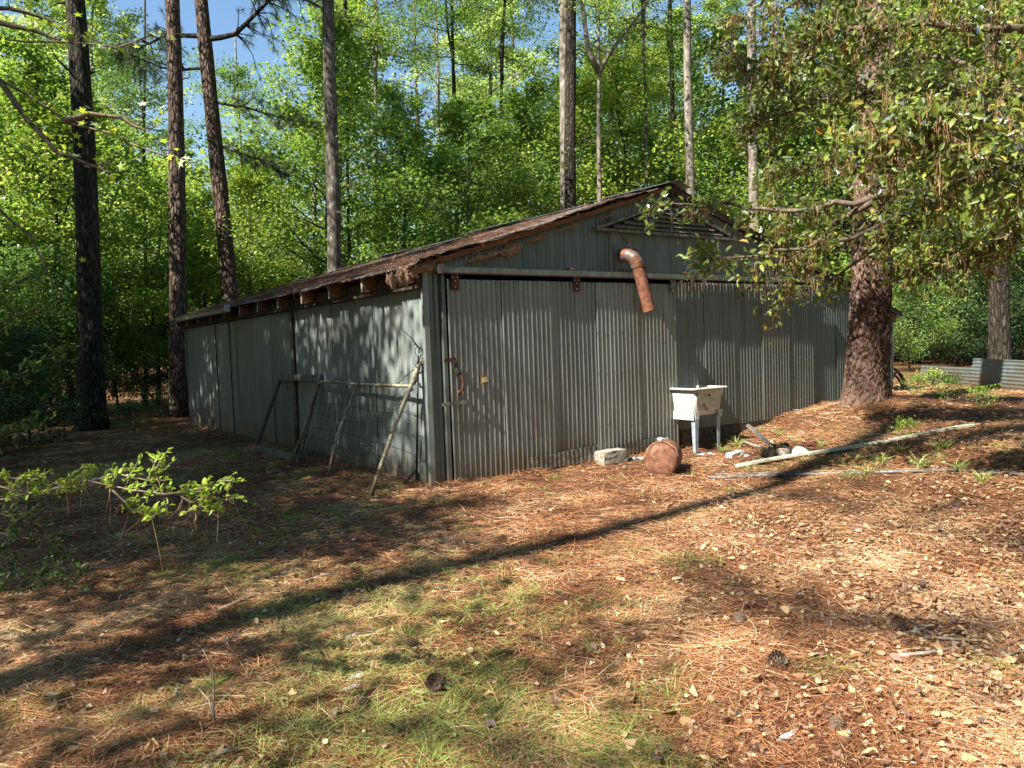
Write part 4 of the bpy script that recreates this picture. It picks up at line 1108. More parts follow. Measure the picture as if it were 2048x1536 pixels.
# trunks one can tell apart in the photograph: (name, px/py of the base line, Y, px top, width px at base...)
def big_trunk(name, label, xb, Yb, xt, yt, wpx, bark, tw=None, H=None, forks=(), r_el=None, stubs=8, n=26, seed=0):
    """straight trunk: seen at column xb near the ground at distance Yb, passing (xt, yt) higher up"""
    rng = random.Random(seed)
    pb = at(xb, 690, Yb); pb.z = G(pb.x, pb.y) - .3
    pt_ = at(xt, yt, Yb)
    d = (pt_ - pb); top = pb + d * ((H or 24) / max(d.z, .1)) if (H and H > d.z) else pt_
    Ht = top.z - pb.z
    r0 = wpx / 2 / FPX * Yb
    r = thing(name, label, 'tree', (pb.x, pb.y, pb.z + .3))
    path = trunk_path(pb, top, n, .004 * Ht, rng)
    rad = [r0 * ((1 + .5 * exp(-i * .9)) * (1 - .62 * (i / n) ** 1.2)) for i in range(n + 1)]
    mb = MB().tube(path, rad, 16, wob=.045, rng=rng)
    for k in range(stubs):
        i = rng.randint(n // 4, n - 2); a = rng.uniform(0, 6.28); l_ = rng.uniform(.15, .9)
        pts = limb(rng, path[i], a, rng.uniform(-.2, .5), l_, 3, 0, .25)
        mb.tube(pts, [r0 * .13, r0 * .10, r0 * .07, r0 * .03], 5)
    put('trunk', mb, M[bark], r)
    return r, path, rad

def attach(root, gen, loc, mat, wood, scale=1.0, rot=0):
    "a crown on a particular trunk"
    mb, me = gen
    mm = bpy.data.meshes.new('limb'); mm.from_pydata(mb.v, [], mb.f); mm.polygons.foreach_set('use_smooth', mb.sm); mm.update()
    for nm, q, mt in (('limbs', mm, wood), ('crown', me, mat)):
        q.transform(Matrix.Translation(Vector(loc) - ORG[root.name]) @ Matrix.Rotation(rot, 4, 'Z') @ Matrix.Scale(scale, 4))
        q.materials.append(mt)
        o = bpy.data.objects.new(nm, q); COL.objects.link(o); o.parent = root

def only_crown(seed, R, n_leaf, ls, H=7, flat=.5, nl=14, r0=.06):
    return gen_broad(seed, H, .6, R, nl, n_leaf, ls, r0, flat=flat, el=(-.1, .9))
def only_pine(seed, R, H=9, nl=16, tuft=30, nlen=.2, per=5):
    return gen_pine(seed, H, 0.5, R, nl, .09, tuft, nlen, per)

T1, pa1, ra1 = big_trunk('oak_tree', 'thick dark mossy trunk at the left, in front of the dense bushes', 172, 18.0, 152, 0, 47, 'bark_dark', H=22, stubs=14, seed=1)
attach(T1, only_crown(31, 5.0, 20000, .12, H=9, nl=20), pa1[14], M['leaf_mid'], M['bark_dark'])
T2, pa2, ra2 = big_trunk('pine_tree', 'straight slim pine trunk just left of the far shed corner', 352, 21.0, 337, 0, 34, 'bark_pine', H=27, seed=2)
attach(T2, only_pine(32, 3.6, 10), pa2[17], M['needle_green'], M['bark_pine'])
T3, pa3, ra3 = big_trunk('pine_tree', 'leaning pine trunk behind the low end of the shed roof', 472, 24.0, 407, 0, 34, 'bark_pine', H=26, seed=3)
attach(T3, only_pine(33, 4.2, 11), pa3[13], M['needle_green'], M['bark_pine'])
T4, pa4, ra4 = big_trunk('gum_tree', 'straight grey lichen spotted trunk left of centre behind the roof', 661, 23.0, 664, 0, 30, 'bark_grey', H=26, seed=4)
attach(T4, only_crown(34, 3.8, 14000, .12, H=9), pa4[18], M['leaf_bright'], M['bark_grey'])
T5, pa5, ra5 = big_trunk('gum_tree', 'tall grey trunk standing behind the roof left of the ridge top', 1146, 25.0, 1140, 0, 27, 'bark_dark', H=26, seed=5, stubs=12)
put('second_stem', MB().tube([pa5[0] + Vector((.15, .3, 0)), pa5[6] + Vector((-.12, .3, 0)), pa5[12] + Vector((-.2, .28, 0)), pa5[20] + Vector((-.3, .3, 0))], [.24, .19, .17, .12], 12), M['bark_pale'], T5)
attach(T5, only_crown(35, 4.2, 12000, .12, H=9), pa5[19], M['leaf_bright'], M['bark_grey'])
T6, pa6, ra6 = big_trunk('gum_tree', 'slim pale trunk forking high up right of the tall grey trunk', 1194, 27.0, 1198, 140, 15, 'bark_pale', seed=6, stubs=4)
tp = pa6[-1]
put('fork', MB().tube([tp - UP * .1, tp + Vector((-.35, 0, .7)), tp + Vector((-.5, .1, 2.2)), tp + Vector((-.9, 0, 5))], [.11, .09, .07, .03], 8).tube([tp - UP * .1, tp + Vector((.4, .1, .6)), tp + Vector((1.5, .1, 1.9)), tp + Vector((2.6, .3, 4))], [.10, .07, .05, .02], 8), M['bark_pale'], T6)
attach(T6, only_crown(36, 3.4, 9000, .11, H=6), tp, M['leaf_bright'], M['bark_pale'])
T7, pa7, ra7 = big_trunk('gum_tree', 'pale trunk rising behind the ridge of the shed roof', 1385, 26.0, 1378, 0, 20, 'bark_pale', H=24, seed=7, stubs=10)
attach(T7, only_crown(37, 3.4, 11000, .11, H=9), pa7[14], M['leaf_bright'], M['bark_pale'])
T8, pa8, ra8 = big_trunk('gum_tree', 'whitish trunk behind the right roof slope left of the big pine', 1506, 25.0, 1508, 60, 22, 'bark_pale', H=22, seed=8)
attach(T8, only_crown(38, 3.4, 11000, .11, H=8), pa8[15], M['leaf_mid'], M['bark_pale'])
T10, pa10, ra10 = big_trunk('gum_tree', 'dark lichen blotched trunk near the right border behind the fallen sheets', 2000, 17.0, 1992, 300, 36, 'bark_dark', H=18, seed=9)
attach(T10, only_crown(39, 4.0, 12000, .12, H=8), pa10[16], M['leaf_dark'], M['bark_grey'])
for i, (xb, Y, xt, w, bk) in enumerate(((910, 31, 906, 11, 'bark_dark'), (283, 27, 290, 8, 'bark_dark'), (745, 30, 752, 8, 'bark_pale'), (1292, 29, 1286, 9, 'bark_grey'), (1345, 33, 1340, 14, 'bark_dark'), (890, 36, 872, 10, 'bark_pale'), (1260, 35, 1266, 7, 'bark_pale'), (492, 34, 470, 9, 'bark_pale'), (985, 30, 1010, 9, 'bark_dark'), (1215, 36, 1222, 9, 'bark_grey'), (705, 27, 690, 7, 'bark_dark'))):
    r, pth, rd = big_trunk('slender_tree', ('thin dark trunk among bright leaves halfway between the two tall grey trunks', 'thin dark stem between the mossy trunk and the slim pine', 'thin pale stem just right of the lichen spotted trunk', 'thin grey trunk right behind the ridge top', 'dark trunk beside the pale trunk behind the ridge', 'thin pale stem in the middle of the bright woods', 'thin pale stem left of the ridge top in the woods', 'thin pale stem right of the leaning pine', 'dark crooked slim trunk in the bright woods over mid roof', 'slim grey trunk next to the forked pale trunk', 'thin dark stem close right of the lichen spotted trunk')[i], xb, Y, xt, 60, w, bk, H=(15 if i in (1, 7) else 19), seed=20 + i, stubs=6, n=14)
    if i not in (1,):
        attach(r, only_crown(60 + i, 2.6, 7000, .10, H=6 if i != 7 else 4), pth[9], (LB_, LM_)[i % 2], M[bk])
    else:
        attach(r, only_crown(60 + i, 1.8, 4000, .10, H=4), pth[8], LM_, M[bk])

# pine limbs hanging over the roof end, on the leaning pine
def pine_boughs(root, specs, seed):
    rng = random.Random(seed); rg = np.random.default_rng(seed)
    mb = MB(); tips = []
    for p, az, el, Lb, r1 in specs:
        pts = limb(rng, p, az, el, Lb, 9, .0, .16)
        mb.tube(pts, [r1 * (1 - .09 * q) for q in range(10)], 7, cap=False)
        for q in range(2, 10):
            for j in range(5):
                a2 = az + rng.choice((-1, 1)) * rng.uniform(.3, 1.5); l2 = Lb * rng.uniform(.1, .32) * (1.2 - .06 * q)
                sub = limb(rng, pts[q], a2, rng.uniform(-.8, .5), l2, 4, .03, .3)
                mb.tube(sub, [r1 * .3, r1 * .24, r1 * .17, r1 * .12, r1 * .08], 4, cap=False)
                tips += [(sub[4], (sub[4] - sub[3]).normalized()), (sub[3], (sub[3] - sub[2]).normalized())]
    T = np.array([tuple(a) for a, _ in tips]); Dv = np.array([tuple(a) for _, a in tips]); tuft = 44
    n = len(T) * tuft; idx = np.repeat(np.arange(len(T)), tuft)
    D = unit(rg.normal(size=(n, 3)) + Dv[idx] * .8)
    P0 = T[idx] - Dv[idx] * rg.uniform(0, .15, (n, 1)) - np.array(ORG[root.name])
    me = strips_mesh('needles', P0, D, .19 * rg.uniform(.7, 1.2, n), np.full(n, .009), np.tile([[0, 0, -.03]], (n, 1)), rg.uniform(0, 1, n), seg=1)
    tag(link('needles', me, M['needle_green'], root), kind='stuff')
    put('bough', mb, M['bark_dark'], root)
def on_path(path, z):
    for i in range(len(path) - 1):
        if path[i + 1].z >= z: return path[i].lerp(path[i + 1], (z - path[i].z) / max(1e-6, path[i + 1].z - path[i].z))
    return path[-1]
pine_boughs(T3, [(on_path(pa3, 11.2), -.12, .02, 4.6, .09), (on_path(pa3, 11.3), 3.0, .1, 3.8, .08), (on_path(pa3, 12.8), -.25, .05, 5.0, .09), (on_path(pa3, 13.6), .1, -.1, 4.6, .07),
                 (on_path(pa3, 9.3), -.1, -.2, 3.0, .05), (on_path(pa3, 10.3), -2.9, .0, 3.0, .05), (on_path(pa3, 14.6), -.4, .0, 4.0, .07), (on_path(pa3, 8.0), .2, -.3, 2.2, .04)], 71)

# backdrop woods
rb_ = random.Random(99)
def azx(px): return (px - 1024) / FPX
def hlim(px):        # tallest allowed elevation (tan) by column: leaves the gap of sky
    if 330 < px < 600: return .30
    if 300 < px <= 330 or 600 <= px < 640: return .36
    return .9
MARKS = [(60, 'the left border'), (165, 'the mossy trunk'), (340, 'the slim pine'), (440, 'the leaning pine'), (662, 'the lichen spotted trunk'), (908, 'the mid roof trunk'), (1143, 'the tall grey trunk'),
         (1196, 'the forked pale trunk'), (1382, 'the ridge trunk'), (1507, 'the whitish trunk'), (1740, 'the big pine'), (1995, 'the blotched trunk')]
GMARKS = [(740, 1000, 'the tube gate'), (1222, 928, 'the concrete block'), (1322, 950, 'the rusty tank'), (1392, 900, 'the laundry sink'), (1562, 905, 'the burnt heap'), (1700, 900, 'the long plank'), (1735, 820, 'the big pine'), (1900, 942, 'the long pipe'),
          (873, 1385, 'the bottom centre pine cone'), (428, 1420, 'the upright dead twig'), (300, 1010, 'the bright privet spray'), (560, 920, 'the wooden frame'), (1553, 1338, 'the open pine cone'), (1930, 775, 'the loose roofing sheets'), (480, 1210, 'the curved dead stick'), (100, 900, 'the left thicket'), (820, 1295, 'the half hidden pine cone'), (340, 850, 'the far shed corner')]
TRUNKS = [(345, 21), (445, 24), (662, 23), (1143, 25), (1196, 27), (1382, 26), (1507, 25)]
def side_of(px):
    m_, nm = min(MARKS, key=lambda q: abs(q[0] - px)); d = px - m_
    if abs(d) < 14: return 'right behind ' + nm
    return ('just ' if abs(d) < 55 else '') + ('right of ' if d > 0 else 'left of ') + nm
def near_what(px, py):
    m_ = min(GMARKS, key=lambda q: abs(q[0] - px) + 1.6 * abs(q[1] - py)); d = px - m_[0]; e = py - m_[1]
    w = ('in front of ' if e > 0 else 'behind ') if abs(e) * 1.6 > abs(d) else ('right of ' if d > 0 else 'left of ')
    far = abs(d) + 1.6 * abs(e)
    return ('close ' if far < 60 else 'well ' if far > 160 else '') + w + m_[2]
def woods(rows, group):
    for (Y, x0, x1, dx, kinds, lab, cat, s0, s1, nm) in rows:
        px = x0
        while px < x1:
            q = px + rb_.uniform(-.35, .35) * dx; y = Y * rb_.uniform(.93, 1.08)
            k = rb_.choice(kinds); sc = rb_.uniform(s0, s1)
            Hn = {'u1': 11, 'u2': 13, 'u3': 9, 'u4': 13, 't1': 21, 't2': 24, 'p1': 26, 's1': 3.4, 's2': 4.8, 's3': 1.3}[k]
            mx = hlim(q) * y
            if Hn * sc + .5 > mx: sc = mx / Hn
            for tx_, ty_ in TRUNKS:
                if abs(q - tx_) < 3.4 * sc / y * FPX and y < ty_ + 2.6 and y > ty_ - 9: y = ty_ + 3.0
            x = azx(q) * y
            ok = True
            sv = (Vector((x, y, 0)) - CN); a_, b_ = sv.dot(Fd), sv.dot(Bd)
            if -1.2 < a_ < FRONT + 1 and -1 < b_ < DEPTH + 1.0: ok = False
            sz_ = 'small ' if Hn * sc < (8 if cat == 'tree' else 3) else ('tall ' if Hn * sc > (15 if cat == 'tree' else 5) else '')
            if -260 < q < 2300:
                cl_ = {'u1': 'grey stemmed ', 'u2': 'dark stemmed ', 'u3': 'pale stemmed ', 'u4': 'airy ', 't1': 'grey stemmed ', 't2': 'pale stemmed ', 'p1': 'needle leaved ', 's1': 'dark ', 's2': 'green ', 's3': ''}[k]
                if ok: K[k].place(nm, x, y, rb_.uniform(0, 6.28), sc, sz_ + cl_ + lab + ', ' + side_of(q), cat, group)
            elif ok: K[k].place(nm, x, y, rb_.uniform(0, 6.28), sc, sz_ + lab, cat, group)
            px += dx
woods([
    (26, 420, 1660, 125, ('u1', 'u2', 'u3', 'u4'), 'young tree close behind the shed', 'tree', .75, 1.0, 'young_tree'),
    (32, 260, 1800, 120, ('u1', 'u4', 'u3', 'u2'), 'young tree deeper in the woods', 'tree', .85, 1.2, 'young_tree')], 'young trees in the woods behind the shed')
woods([(38, -60, 2150, 150, ('t1', 't2', 'u4'), 'tree in mid woods', 'tree', .75, 1.0, 'forest_tree'),
       (47, -100, 2150, 160, ('t1', 't2', 'p1'), 'tree far back in the woods', 'tree', .85, 1.1, 'forest_tree'),
       (60, -100, 2150, 150, ('t1', 't2', 'p1', 't1'), 'most distant crown of the woods', 'tree', .9, 1.2, 'forest_tree')], 'forest trees behind the shed')
woods([(23, -150, 330, 110, ('u1', 'u2'), 'leafy tree in the left thicket', 'tree', .8, 1.1, 'young_tree'),
       (20.5, -150, 300, 80, ('s2', 'u2'), 'shaded growth in the left thicket', 'tree', .8, 1.15, 'young_tree')], 'trees of the left thicket')
woods([(15.5, -200, 90, 60, ('s1', 's1'), 'glossy bush at the front of the left thicket', 'bush', .5, .75, 'bush'),
       (19.5, -100, 350, 62, ('s1', 's2', 's1'), 'glossy bush deep in the left thicket', 'bush', .7, .95, 'bush'),
       (12.0, -260, 40, 75, ('s1',), 'low bush nearest the clearing', 'bush', .35, .5, 'bush')], 'bushes of the left thicket')
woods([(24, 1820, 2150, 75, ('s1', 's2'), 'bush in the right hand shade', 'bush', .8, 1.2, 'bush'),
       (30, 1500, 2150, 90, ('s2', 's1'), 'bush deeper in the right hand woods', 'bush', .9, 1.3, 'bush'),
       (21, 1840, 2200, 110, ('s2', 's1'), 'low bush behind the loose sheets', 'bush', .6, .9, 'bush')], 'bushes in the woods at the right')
woods([(29, 380, 1700, 85, ('s2', 's1', 's2'), 'undergrowth close behind the shed', 'bush', .9, 1.3, 'bush'),
       (40, -100, 2150, 110, ('s2', 's1'), 'undergrowth deep in the woods', 'bush', 1.1, 1.6, 'bush')], 'undergrowth bushes behind the shed')
woods([(26, 1700, 2200, 110, ('u2', 'u1', 't1'), 'shaded tree in the right hand woods', 'tree', .8, 1.1, 'young_tree'),
       (33, 1650, 2250, 120, ('t1', 'u2'), 'tree far back in the right woods', 'tree', .8, 1.0, 'forest_tree')], 'trees of the right hand woods')

# far wood that reads as one mass
def far_wood():
    rg = np.random.default_rng(77); n = 60000
    az = rg.uniform(-.95, .95, n); d = rg.uniform(68, 110, n)
    z = rg.beta(1.3, 1.7, n) * 15 + 2
    px = az * FPX + 1024
    gap = (px > 320) & (px < 620)
    z = np.where(gap, z * .9, z * (1 + .5 * rg.uniform(0, 1, n)))
    C = np.stack([az * d, d, z + gh(az * d, d)], 1)
    C += 1.2 * np.sin(C[:, [1, 0, 0]] * .8)
    N = rg.normal(size=(n, 3)) + [0, -.3, .6]; D = rg.normal(size=(n, 3))
    s_ = rg.uniform(.35, .75, n)
    me = leaf_mesh('far_wood', C, D, N, s_, s_ * .7, rg.uniform(0, 1, n))
    tag(link('far_wood', me, LM_), 'mass of far trees closing the woods', 'woodland', kind='stuff')
far_wood()

# ---------------------------------------------------------------- big pine by the shed
def big_pine():
    base = Vector((TREE.x, TREE.y, G(TREE.x, TREE.y) - .25))
    pb, pm, ptp = at(1732, 800, TREE.y), at(1741, 550, TREE.y), at(1752, 150, TREE.y)
    H = 15.0
    r = thing('pine_tree', 'massive pine trunk with plated red brown bark at the right shed corner', 'tree', (base.x, base.y, base.z + .25))
    nz, na = 800, 264
    zz = np.linspace(0, H, nz)[:, None]; aa = np.linspace(0, 2 * pi, na, endpoint=False)[None]
    rr = .262 - .0085 * zz + .15 * np.exp(-zz / .30)
    rr = rr * (1 + .03 * np.sin(aa * 3 + 1) + .05 * np.exp(-zz / .5) * np.sin(aa * 5 + 2))
    lx = (ptp.x - pb.x) / (ptp.z - pb.z)
    cx = base.x + (pb.x - base.x) + lx * zz + .02 * np.sin(zz * .9); cy = base.y + .02 * np.cos(zz * .7)
    # plates: jittered cell distance on the unrolled bark
    rg = np.random.default_rng(13)
    U = (aa / (2 * pi)) * 22 + .45 * np.sin(zz * 9 + aa * 2) + .4 * np.sin(zz * 23 + aa * 5) ; Vv = zz / .15 + .6 * np.sin(aa * 7 + zz * 3) + .35 * np.sin(aa * 16 - zz * 8)
    U = np.broadcast_to(U, (nz, na)); Vv = np.broadcast_to(Vv, (nz, na))
    iu = np.floor(U).astype(int); iv = np.floor(Vv).astype(int)
    jx = rg.uniform(0, 1, (22, 200)); jy = rg.uniform(0, 1, (22, 200)); jh = rg.uniform(.3, 1, (22, 200))
    d1 = np.full((nz, na), 9.0); d2 = np.full((nz, na), 9.0); hh = np.zeros((nz, na))
    for a in (-1, 0, 1):
        for b in (-1, 0, 1):
            cu = iu + a; cv = iv + b
            ju = jx[cu % 22, cv % 200]; jv = jy[cu % 22, cv % 200]
            dd = np.sqrt((cu + ju - U) ** 2 + (cv + jv - Vv) ** 2)
            nw = dd < d1
            d2 = np.where(nw, d1, np.minimum(d2, dd)); hh = np.where(nw, jh[cu % 22, cv % 200], hh); d1 = np.where(nw, dd, d1)
    e = np.clip((d2 - d1 + .10 * np.sin(U * 13 + Vv * 3) * np.sin(Vv * 11 - U * 5)) / .26, 0, 1)
    disp = .030 * ss(e) * (.45 + .55 * hh) + rg.normal(0, .0016, (nz, na)) + .004 * np.sin(U * 9 + Vv * 6)
    disp *= np.clip(.55 + zz * .5, 0, 1)
    R2 = rr + disp
    V = np.stack([cx + R2 * np.cos(aa), cy + R2 * np.sin(aa), np.broadcast_to(base.z + zz, (nz, na))], -1).reshape(-1, 3)
    i = np.arange(nz - 1)[:, None] * na; j = np.arange(na)[None]; j2 = (j + 1) % na
    F = np.stack([(i + j).ravel(), (i + j2).ravel(), (i + na + j2).ravel(), (i + na + j).ravel()], 1)
    hf = (hh[:-1] * .5 * e[:-1] + e[:-1] * .5).ravel()
    me = np_mesh('trunk', V - np.array(ORG[r.name]), F, np.clip(hf + rg.normal(0, .05, len(F)), 0, 1), smooth=True)
    m, nt, N, L = new_mat('plated pine bark')
    out = N('ShaderNodeOutputMaterial'); bs = N('ShaderNodeBsdfPrincipled'); at_ = N('ShaderNodeAttribute'); at_.attribute_name = 'rnd'
    tc = N('ShaderNodeTexCoord'); n1 = N('ShaderNodeTexNoise'); n1.inputs['Scale'].default_value = 26; n1.inputs['Detail'].default_value = 8; L(tc.outputs['Object'], n1.inputs['Vector'])
    ad = N('ShaderNodeMath'); ad.operation = 'MULTIPLY_ADD'; ad.inputs[1].default_value = .6; L(at_.outputs['Fac'], ad.inputs[0]); 
    s5 = N('ShaderNodeMath'); s5.operation = 'MULTIPLY'; s5.inputs[1].default_value = .55; L(n1.outputs['Fac'], s5.inputs[0]); L(s5.outputs[0], ad.inputs[2])
    rp = N('ShaderNodeValToRGB'); ramp_set(rp, [(.2, (.02, .012, .008)), (.42, (.055, .031, .021)), (.62, (.10, .06, .044)), (.8, (.155, .10, .078)), (.95, (.22, .165, .14))]); L(ad.outputs[0], rp.inputs[0])
    L(rp.outputs[0], bs.inputs['Base Color']); bs.inputs['Roughness'].default_value = .95; bs.inputs['Specular IOR Level'].default_value = .15
    bp = N('ShaderNodeBump'); bp.inputs['Strength'].default_value = .6; bp.inputs['Distance'].default_value = .012; L(n1.outputs['Fac'], bp.inputs['Height']); L(bp.outputs[0], bs.inputs['Normal'])
    L(bs.outputs[0], out.inputs[0])
    link('trunk', me, m, r)
    attach(r, only_pine(44, 4.2, 10, nl=18), (base.x + lx * H, base.y, base.z + 13), M['needle_green'], M['bark_pine'])
big_pine()

# ---------------------------------------------------------------- oak overhanging from the right
def oak():
    rng = random.Random(5); rg = np.random.default_rng(5)
    bx, by = 6.9, 7.6
    r = thing('oak_tree', 'olive leaved oak whose low limbs with brown catkins hang in from the right', 'tree', (bx, by, G(bx, by)))
    mb = MB()
    tr = trunk_path((bx, by, G(bx, by) - .2), (bx - .3, by + .3, 11), 12, .12, rng)
    mb.tube(tr, [.30 * (1 - .06 * i) for i in range(13)], 14, wob=.05, rng=rng)
    limbs = []
    # limbs through image points (px, py, distance)
    spec = [
        [(2250, 250, 7.4), (2080, 320, 7.2), (1900, 372, 7.0), (1740, 400, 6.9), (1600, 418, 7.1), (1450, 412, 7.3), (1310, 404, 7.5)],
        [(2080, 330, 7.2), (1850, 415, 7.0), (1700, 470, 6.8), (1580, 500, 6.8), (1440, 512, 7.0), (1400, 520, 7.1)],
        [(2250, 200, 7.6), (2050, 190, 7.6), (1880, 180, 7.6), (1740, 185, 7.8), (1600, 215, 8.0), (1500, 260, 8.2)],
        [(2250, 120, 7.2), (2050, 60, 7.0), (1860, 40, 7.0), (1700, 60, 7.2), (1560, 100, 7.5), (1470, 130, 7.8)],
        [(2250, 300, 6.4), (2060, 300, 5.8), (1930, 270, 5.5), (1830, 250, 5.4), (1740, 290, 5.6)],
        [(2200, 420, 7.4), (2060, 450, 7.6), (1960, 500, 7.9), (1880, 520, 8.2), (1800, 560, 8.5)],
        [(1900, 380, 7.0), (1780, 470, 7.1), (1690, 540, 7.4), (1640, 590, 7.6)],
        [(2250, 20, 8.2), (2050, -40, 8.2), (1850, -60, 8.4), (1650, -20, 8.6), (1500, 40, 8.8)],
        [(2250, 400, 6.0), (2120, 380, 5.4), (2050, 340, 5.2), (1970, 330, 5.2)],
        [(2150, 330, 7.2), (1990, 240, 8.4), (1800, 290, 9.2), (1650, 330, 9.6), (1540, 350, 9.8)],
        [(2050, 190, 7.6), (1900, 110, 8.6), (1750, 100, 9.2), (1620, 140, 9.8), (1520, 180, 10)],
        [(1740, 400, 6.9), (1660, 450, 7.2), (1600, 545, 7.3), (1545, 590, 7.4)],
    ]
    tips = []
    for si, sp_ in enumerate(spec):
        pts = [at(*q) for q in sp_]
        if sp_[0][0] > 2180:
            pts = [on_path(tr, max(1.5, min(9.5, pts[0].z * .85)))] + pts
        fine = []
        for i in range(len(pts) - 1):
            for k in range(4):
                fine.append(pts[i].lerp(pts[i + 1], k / 4) + Vector((rng.uniform(-.03, .03), rng.uniform(-.04, .04), rng.uniform(-.03, .03))))
        fine.append(pts[-1]); n = len(fine)
        r0 = .06 if sp_[0][0] > 2180 else .03
        mb.tube(fine, [max(.005, r0 * (1 - .93 * i / n)) for i in range(n)], 7, cap=False)
        for i in range(4 if r0 > .05 else 1, n):
            m_ = 6 if i < n - 3 else 4
            if si in (0, 1, 6, 11) and i > n * .45: m_ = 1 + (i % 2)
            for k in range(m_):
                if rng.random() < .15: continue
                d0 = (fine[i] - fine[i - 1]).normalized()
                az = atan2(d0.y, d0.x) + rng.choice((-1, 1)) * rng.uniform(.3, 1.6)
                fpx = fine[i].x / fine[i].y * FPX + 1024; fpy = 668 - (fine[i].z - CAM_H) / fine[i].y * FPX
                if 1660 < fpx < 1815 and 350 < fpy < 640 and rng.random() < .72: continue
                l_ = rng.uniform(.22, .85) * (1.1 - .6 * i / n) * (1 if si not in (0, 1) or i < n * .6 else .6)
                sub = limb(rng, fine[i], az, rng.uniform(-.9, .9) - .1, l_, 4, .06, .25)
                mb.tube(sub, [.006, .005, .004, .003, .0015], 4, cap=False)
                tips += [(sub[q], (sub[q] - sub[q - 1]).normalized()) for q in (1, 2, 3, 4)]
    put('trunk', mb, M['twig'], r)
    T = np.array([tuple(a) for a, _ in tips]); Dv = np.array([tuple(a) for _, a in tips])
    per = 7; n = len(T) * per; idx = np.repeat(np.arange(len(T)), per)
    C = T[idx] + rg.normal(size=(n, 3)) * .065
    D = rg.normal(size=(n, 3)) * .9 + Dv[idx] * .7 + [0, 0, -.25]; N = rg.normal(size=(n, 3)) * .8 + [-.2, -.3, .8]
    L_ = .07 * rg.uniform(.5, 1.3, n)
    me = leaf_mesh('crown', C - np.array(ORG[r.name]), D, N, L_, L_ * .52, np.clip(.35 * rg.uniform(0, 1, len(T))[idx] + .68 * rg.uniform(0, 1, n) , 0, 1), 'oval', .12)
    link('crown', me, M['leaf_oak'], r)
    # catkins
    pick = rg.choice(len(T), int(len(T) * .8), replace=False); per = 8
    clump = (np.sin(T[pick][:, 0] * 3.1) + np.sin(T[pick][:, 1] * 2.7 + T[pick][:, 2] * 2)) > -.2
    pick = pick[clump]; idx = np.repeat(pick, per); n = len(idx)
    C = T[idx] + rg.normal(size=(n, 3)) * .02
    D = rg.normal(size=(n, 3)) * .16 + [0, 0, -1]
    me = strips_mesh('catkins', C - np.array(ORG[r.name]), D, rg.uniform(.05, .14, n), np.full(n, .007), rg.normal(size=(n, 3)) * .01, rg.uniform(0, 1, n), seg=2)
    tag(link('catkins', me, M['catkin'], r), kind='stuff')
    attach(r, only_crown(77, 3.4, 11000, .08, H=5), (bx + .6, by + .8, 8.6), M['leaf_oak'], M['bark_dark'])
oak()

# ---------------------------------------------------------------- foreground sprays on the left
def spray(name, label, cat, root_xyz, specs, shape, ls, mat, wood, seed, spacing=.035, per=3, wl=.55, up=.3, r0=.006, side=.18, subn=3):
    rng = random.Random(seed); rg = np.random.default_rng(seed)
    r = thing(name, label, cat, root_xyz)
    mb = MB(); tips = []
    for sp_ in specs:
        pts = [at(*q) if len(q) == 3 and not isinstance(q, Vector) else Vector(q) for q in sp_]
        fine = []
        for i in range(len(pts) - 1):
            L_ = (pts[i + 1] - pts[i]).length; m_ = max(2, int(L_ / .12))
            for k in range(m_):
                fine.append(pts[i].lerp(pts[i + 1], k / m_) + Vector([rng.uniform(-.012, .012) for _ in range(3)]))
        fine.append(pts[-1]); n = len(fine)
        mb.tube(fine, [r0 * (1 - .8 * i / n) + .0012 for i in range(n)], 5, cap=False)
        st = int(n * .25)
        for i in range(st, n):
            d0 = (fine[i] - fine[i - 1]).normalized()
            for k in range(subn):
                az = atan2(d0.y, d0.x) + rng.choice((-1, 1)) * rng.uniform(.3, 1.4); l_ = side * rng.uniform(.4, 1.3)
                sub = limb(rng, fine[i], az, rng.uniform(-.2, .9), l_, 3, .03, .2)
                mb.tube(sub, [.003, .0025, .002, .001], 4, cap=False)
                for q in range(1, 4): tips.append((sub[q], (sub[q] - sub[q - 1]).normalized()))
            tips.append((fine[i], d0))
    put('stems', mb, wood, r)
    T = np.array([tuple(a) for a, _ in tips]); Dv = np.array([tuple(a) for _, a in tips])
    n = len(T) * per; idx = np.repeat(np.arange(len(T)), per)
    C = T[idx] + rg.normal(size=(n, 3)) * ls * .2
    D = rg.normal(size=(n, 3)) * .8 + Dv[idx] * .9 + [0, 0, up]; N = rg.normal(size=(n, 3)) * .45 + [0, 0, 1]
    L_ = ls * rg.uniform(.6, 1.2, n)
    me = leaf_mesh('leaves', C - np.array(ORG[r.name]), D, N, L_, L_ * wl, rg.uniform(0, 1, n), shape, .08)
    tag(link('leaves', me, mat, r), kind='stuff')
    return r, T
b0 = Vector((-2.6, 3.3, G(-2.6, 3.3)))
shr, Tn = spray('privet_bush', 'arching privet bush with bright yellow green leaves reaching in from the left border', 'bush', b0, [
    [b0, (-160, 930, 3.3), (-40, 965, 3.3), (80, 985, 3.2), (170, 960, 3.2), (250, 985, 3.1), (360, 992, 3.1), (455, 1000, 3.1)],
    [b0, (-160, 980, 3.3), (-30, 1000, 3.3), (60, 990, 3.3), (130, 975, 3.4)],
    [(170, 965, 3.2), (230, 950, 3.2), (290, 965, 3.2), (310, 925, 3.2)],
    [(230, 985, 3.1), (270, 1020, 3.05), (310, 1030, 3.0)],
    [(330, 990, 3.1), (400, 980, 3.1), (445, 962, 3.1)],
    [(-30, 960, 3.3), (40, 955, 3.4), (120, 968, 3.4), (165, 935, 3.4)],
    [(360, 992, 3.1), (390, 1010, 3.1), (415, 1018, 3.1)]], 'oval', .026, M['leaf_lit'], M['stick'], 3, per=3, side=.075, subn=3, r0=.004)
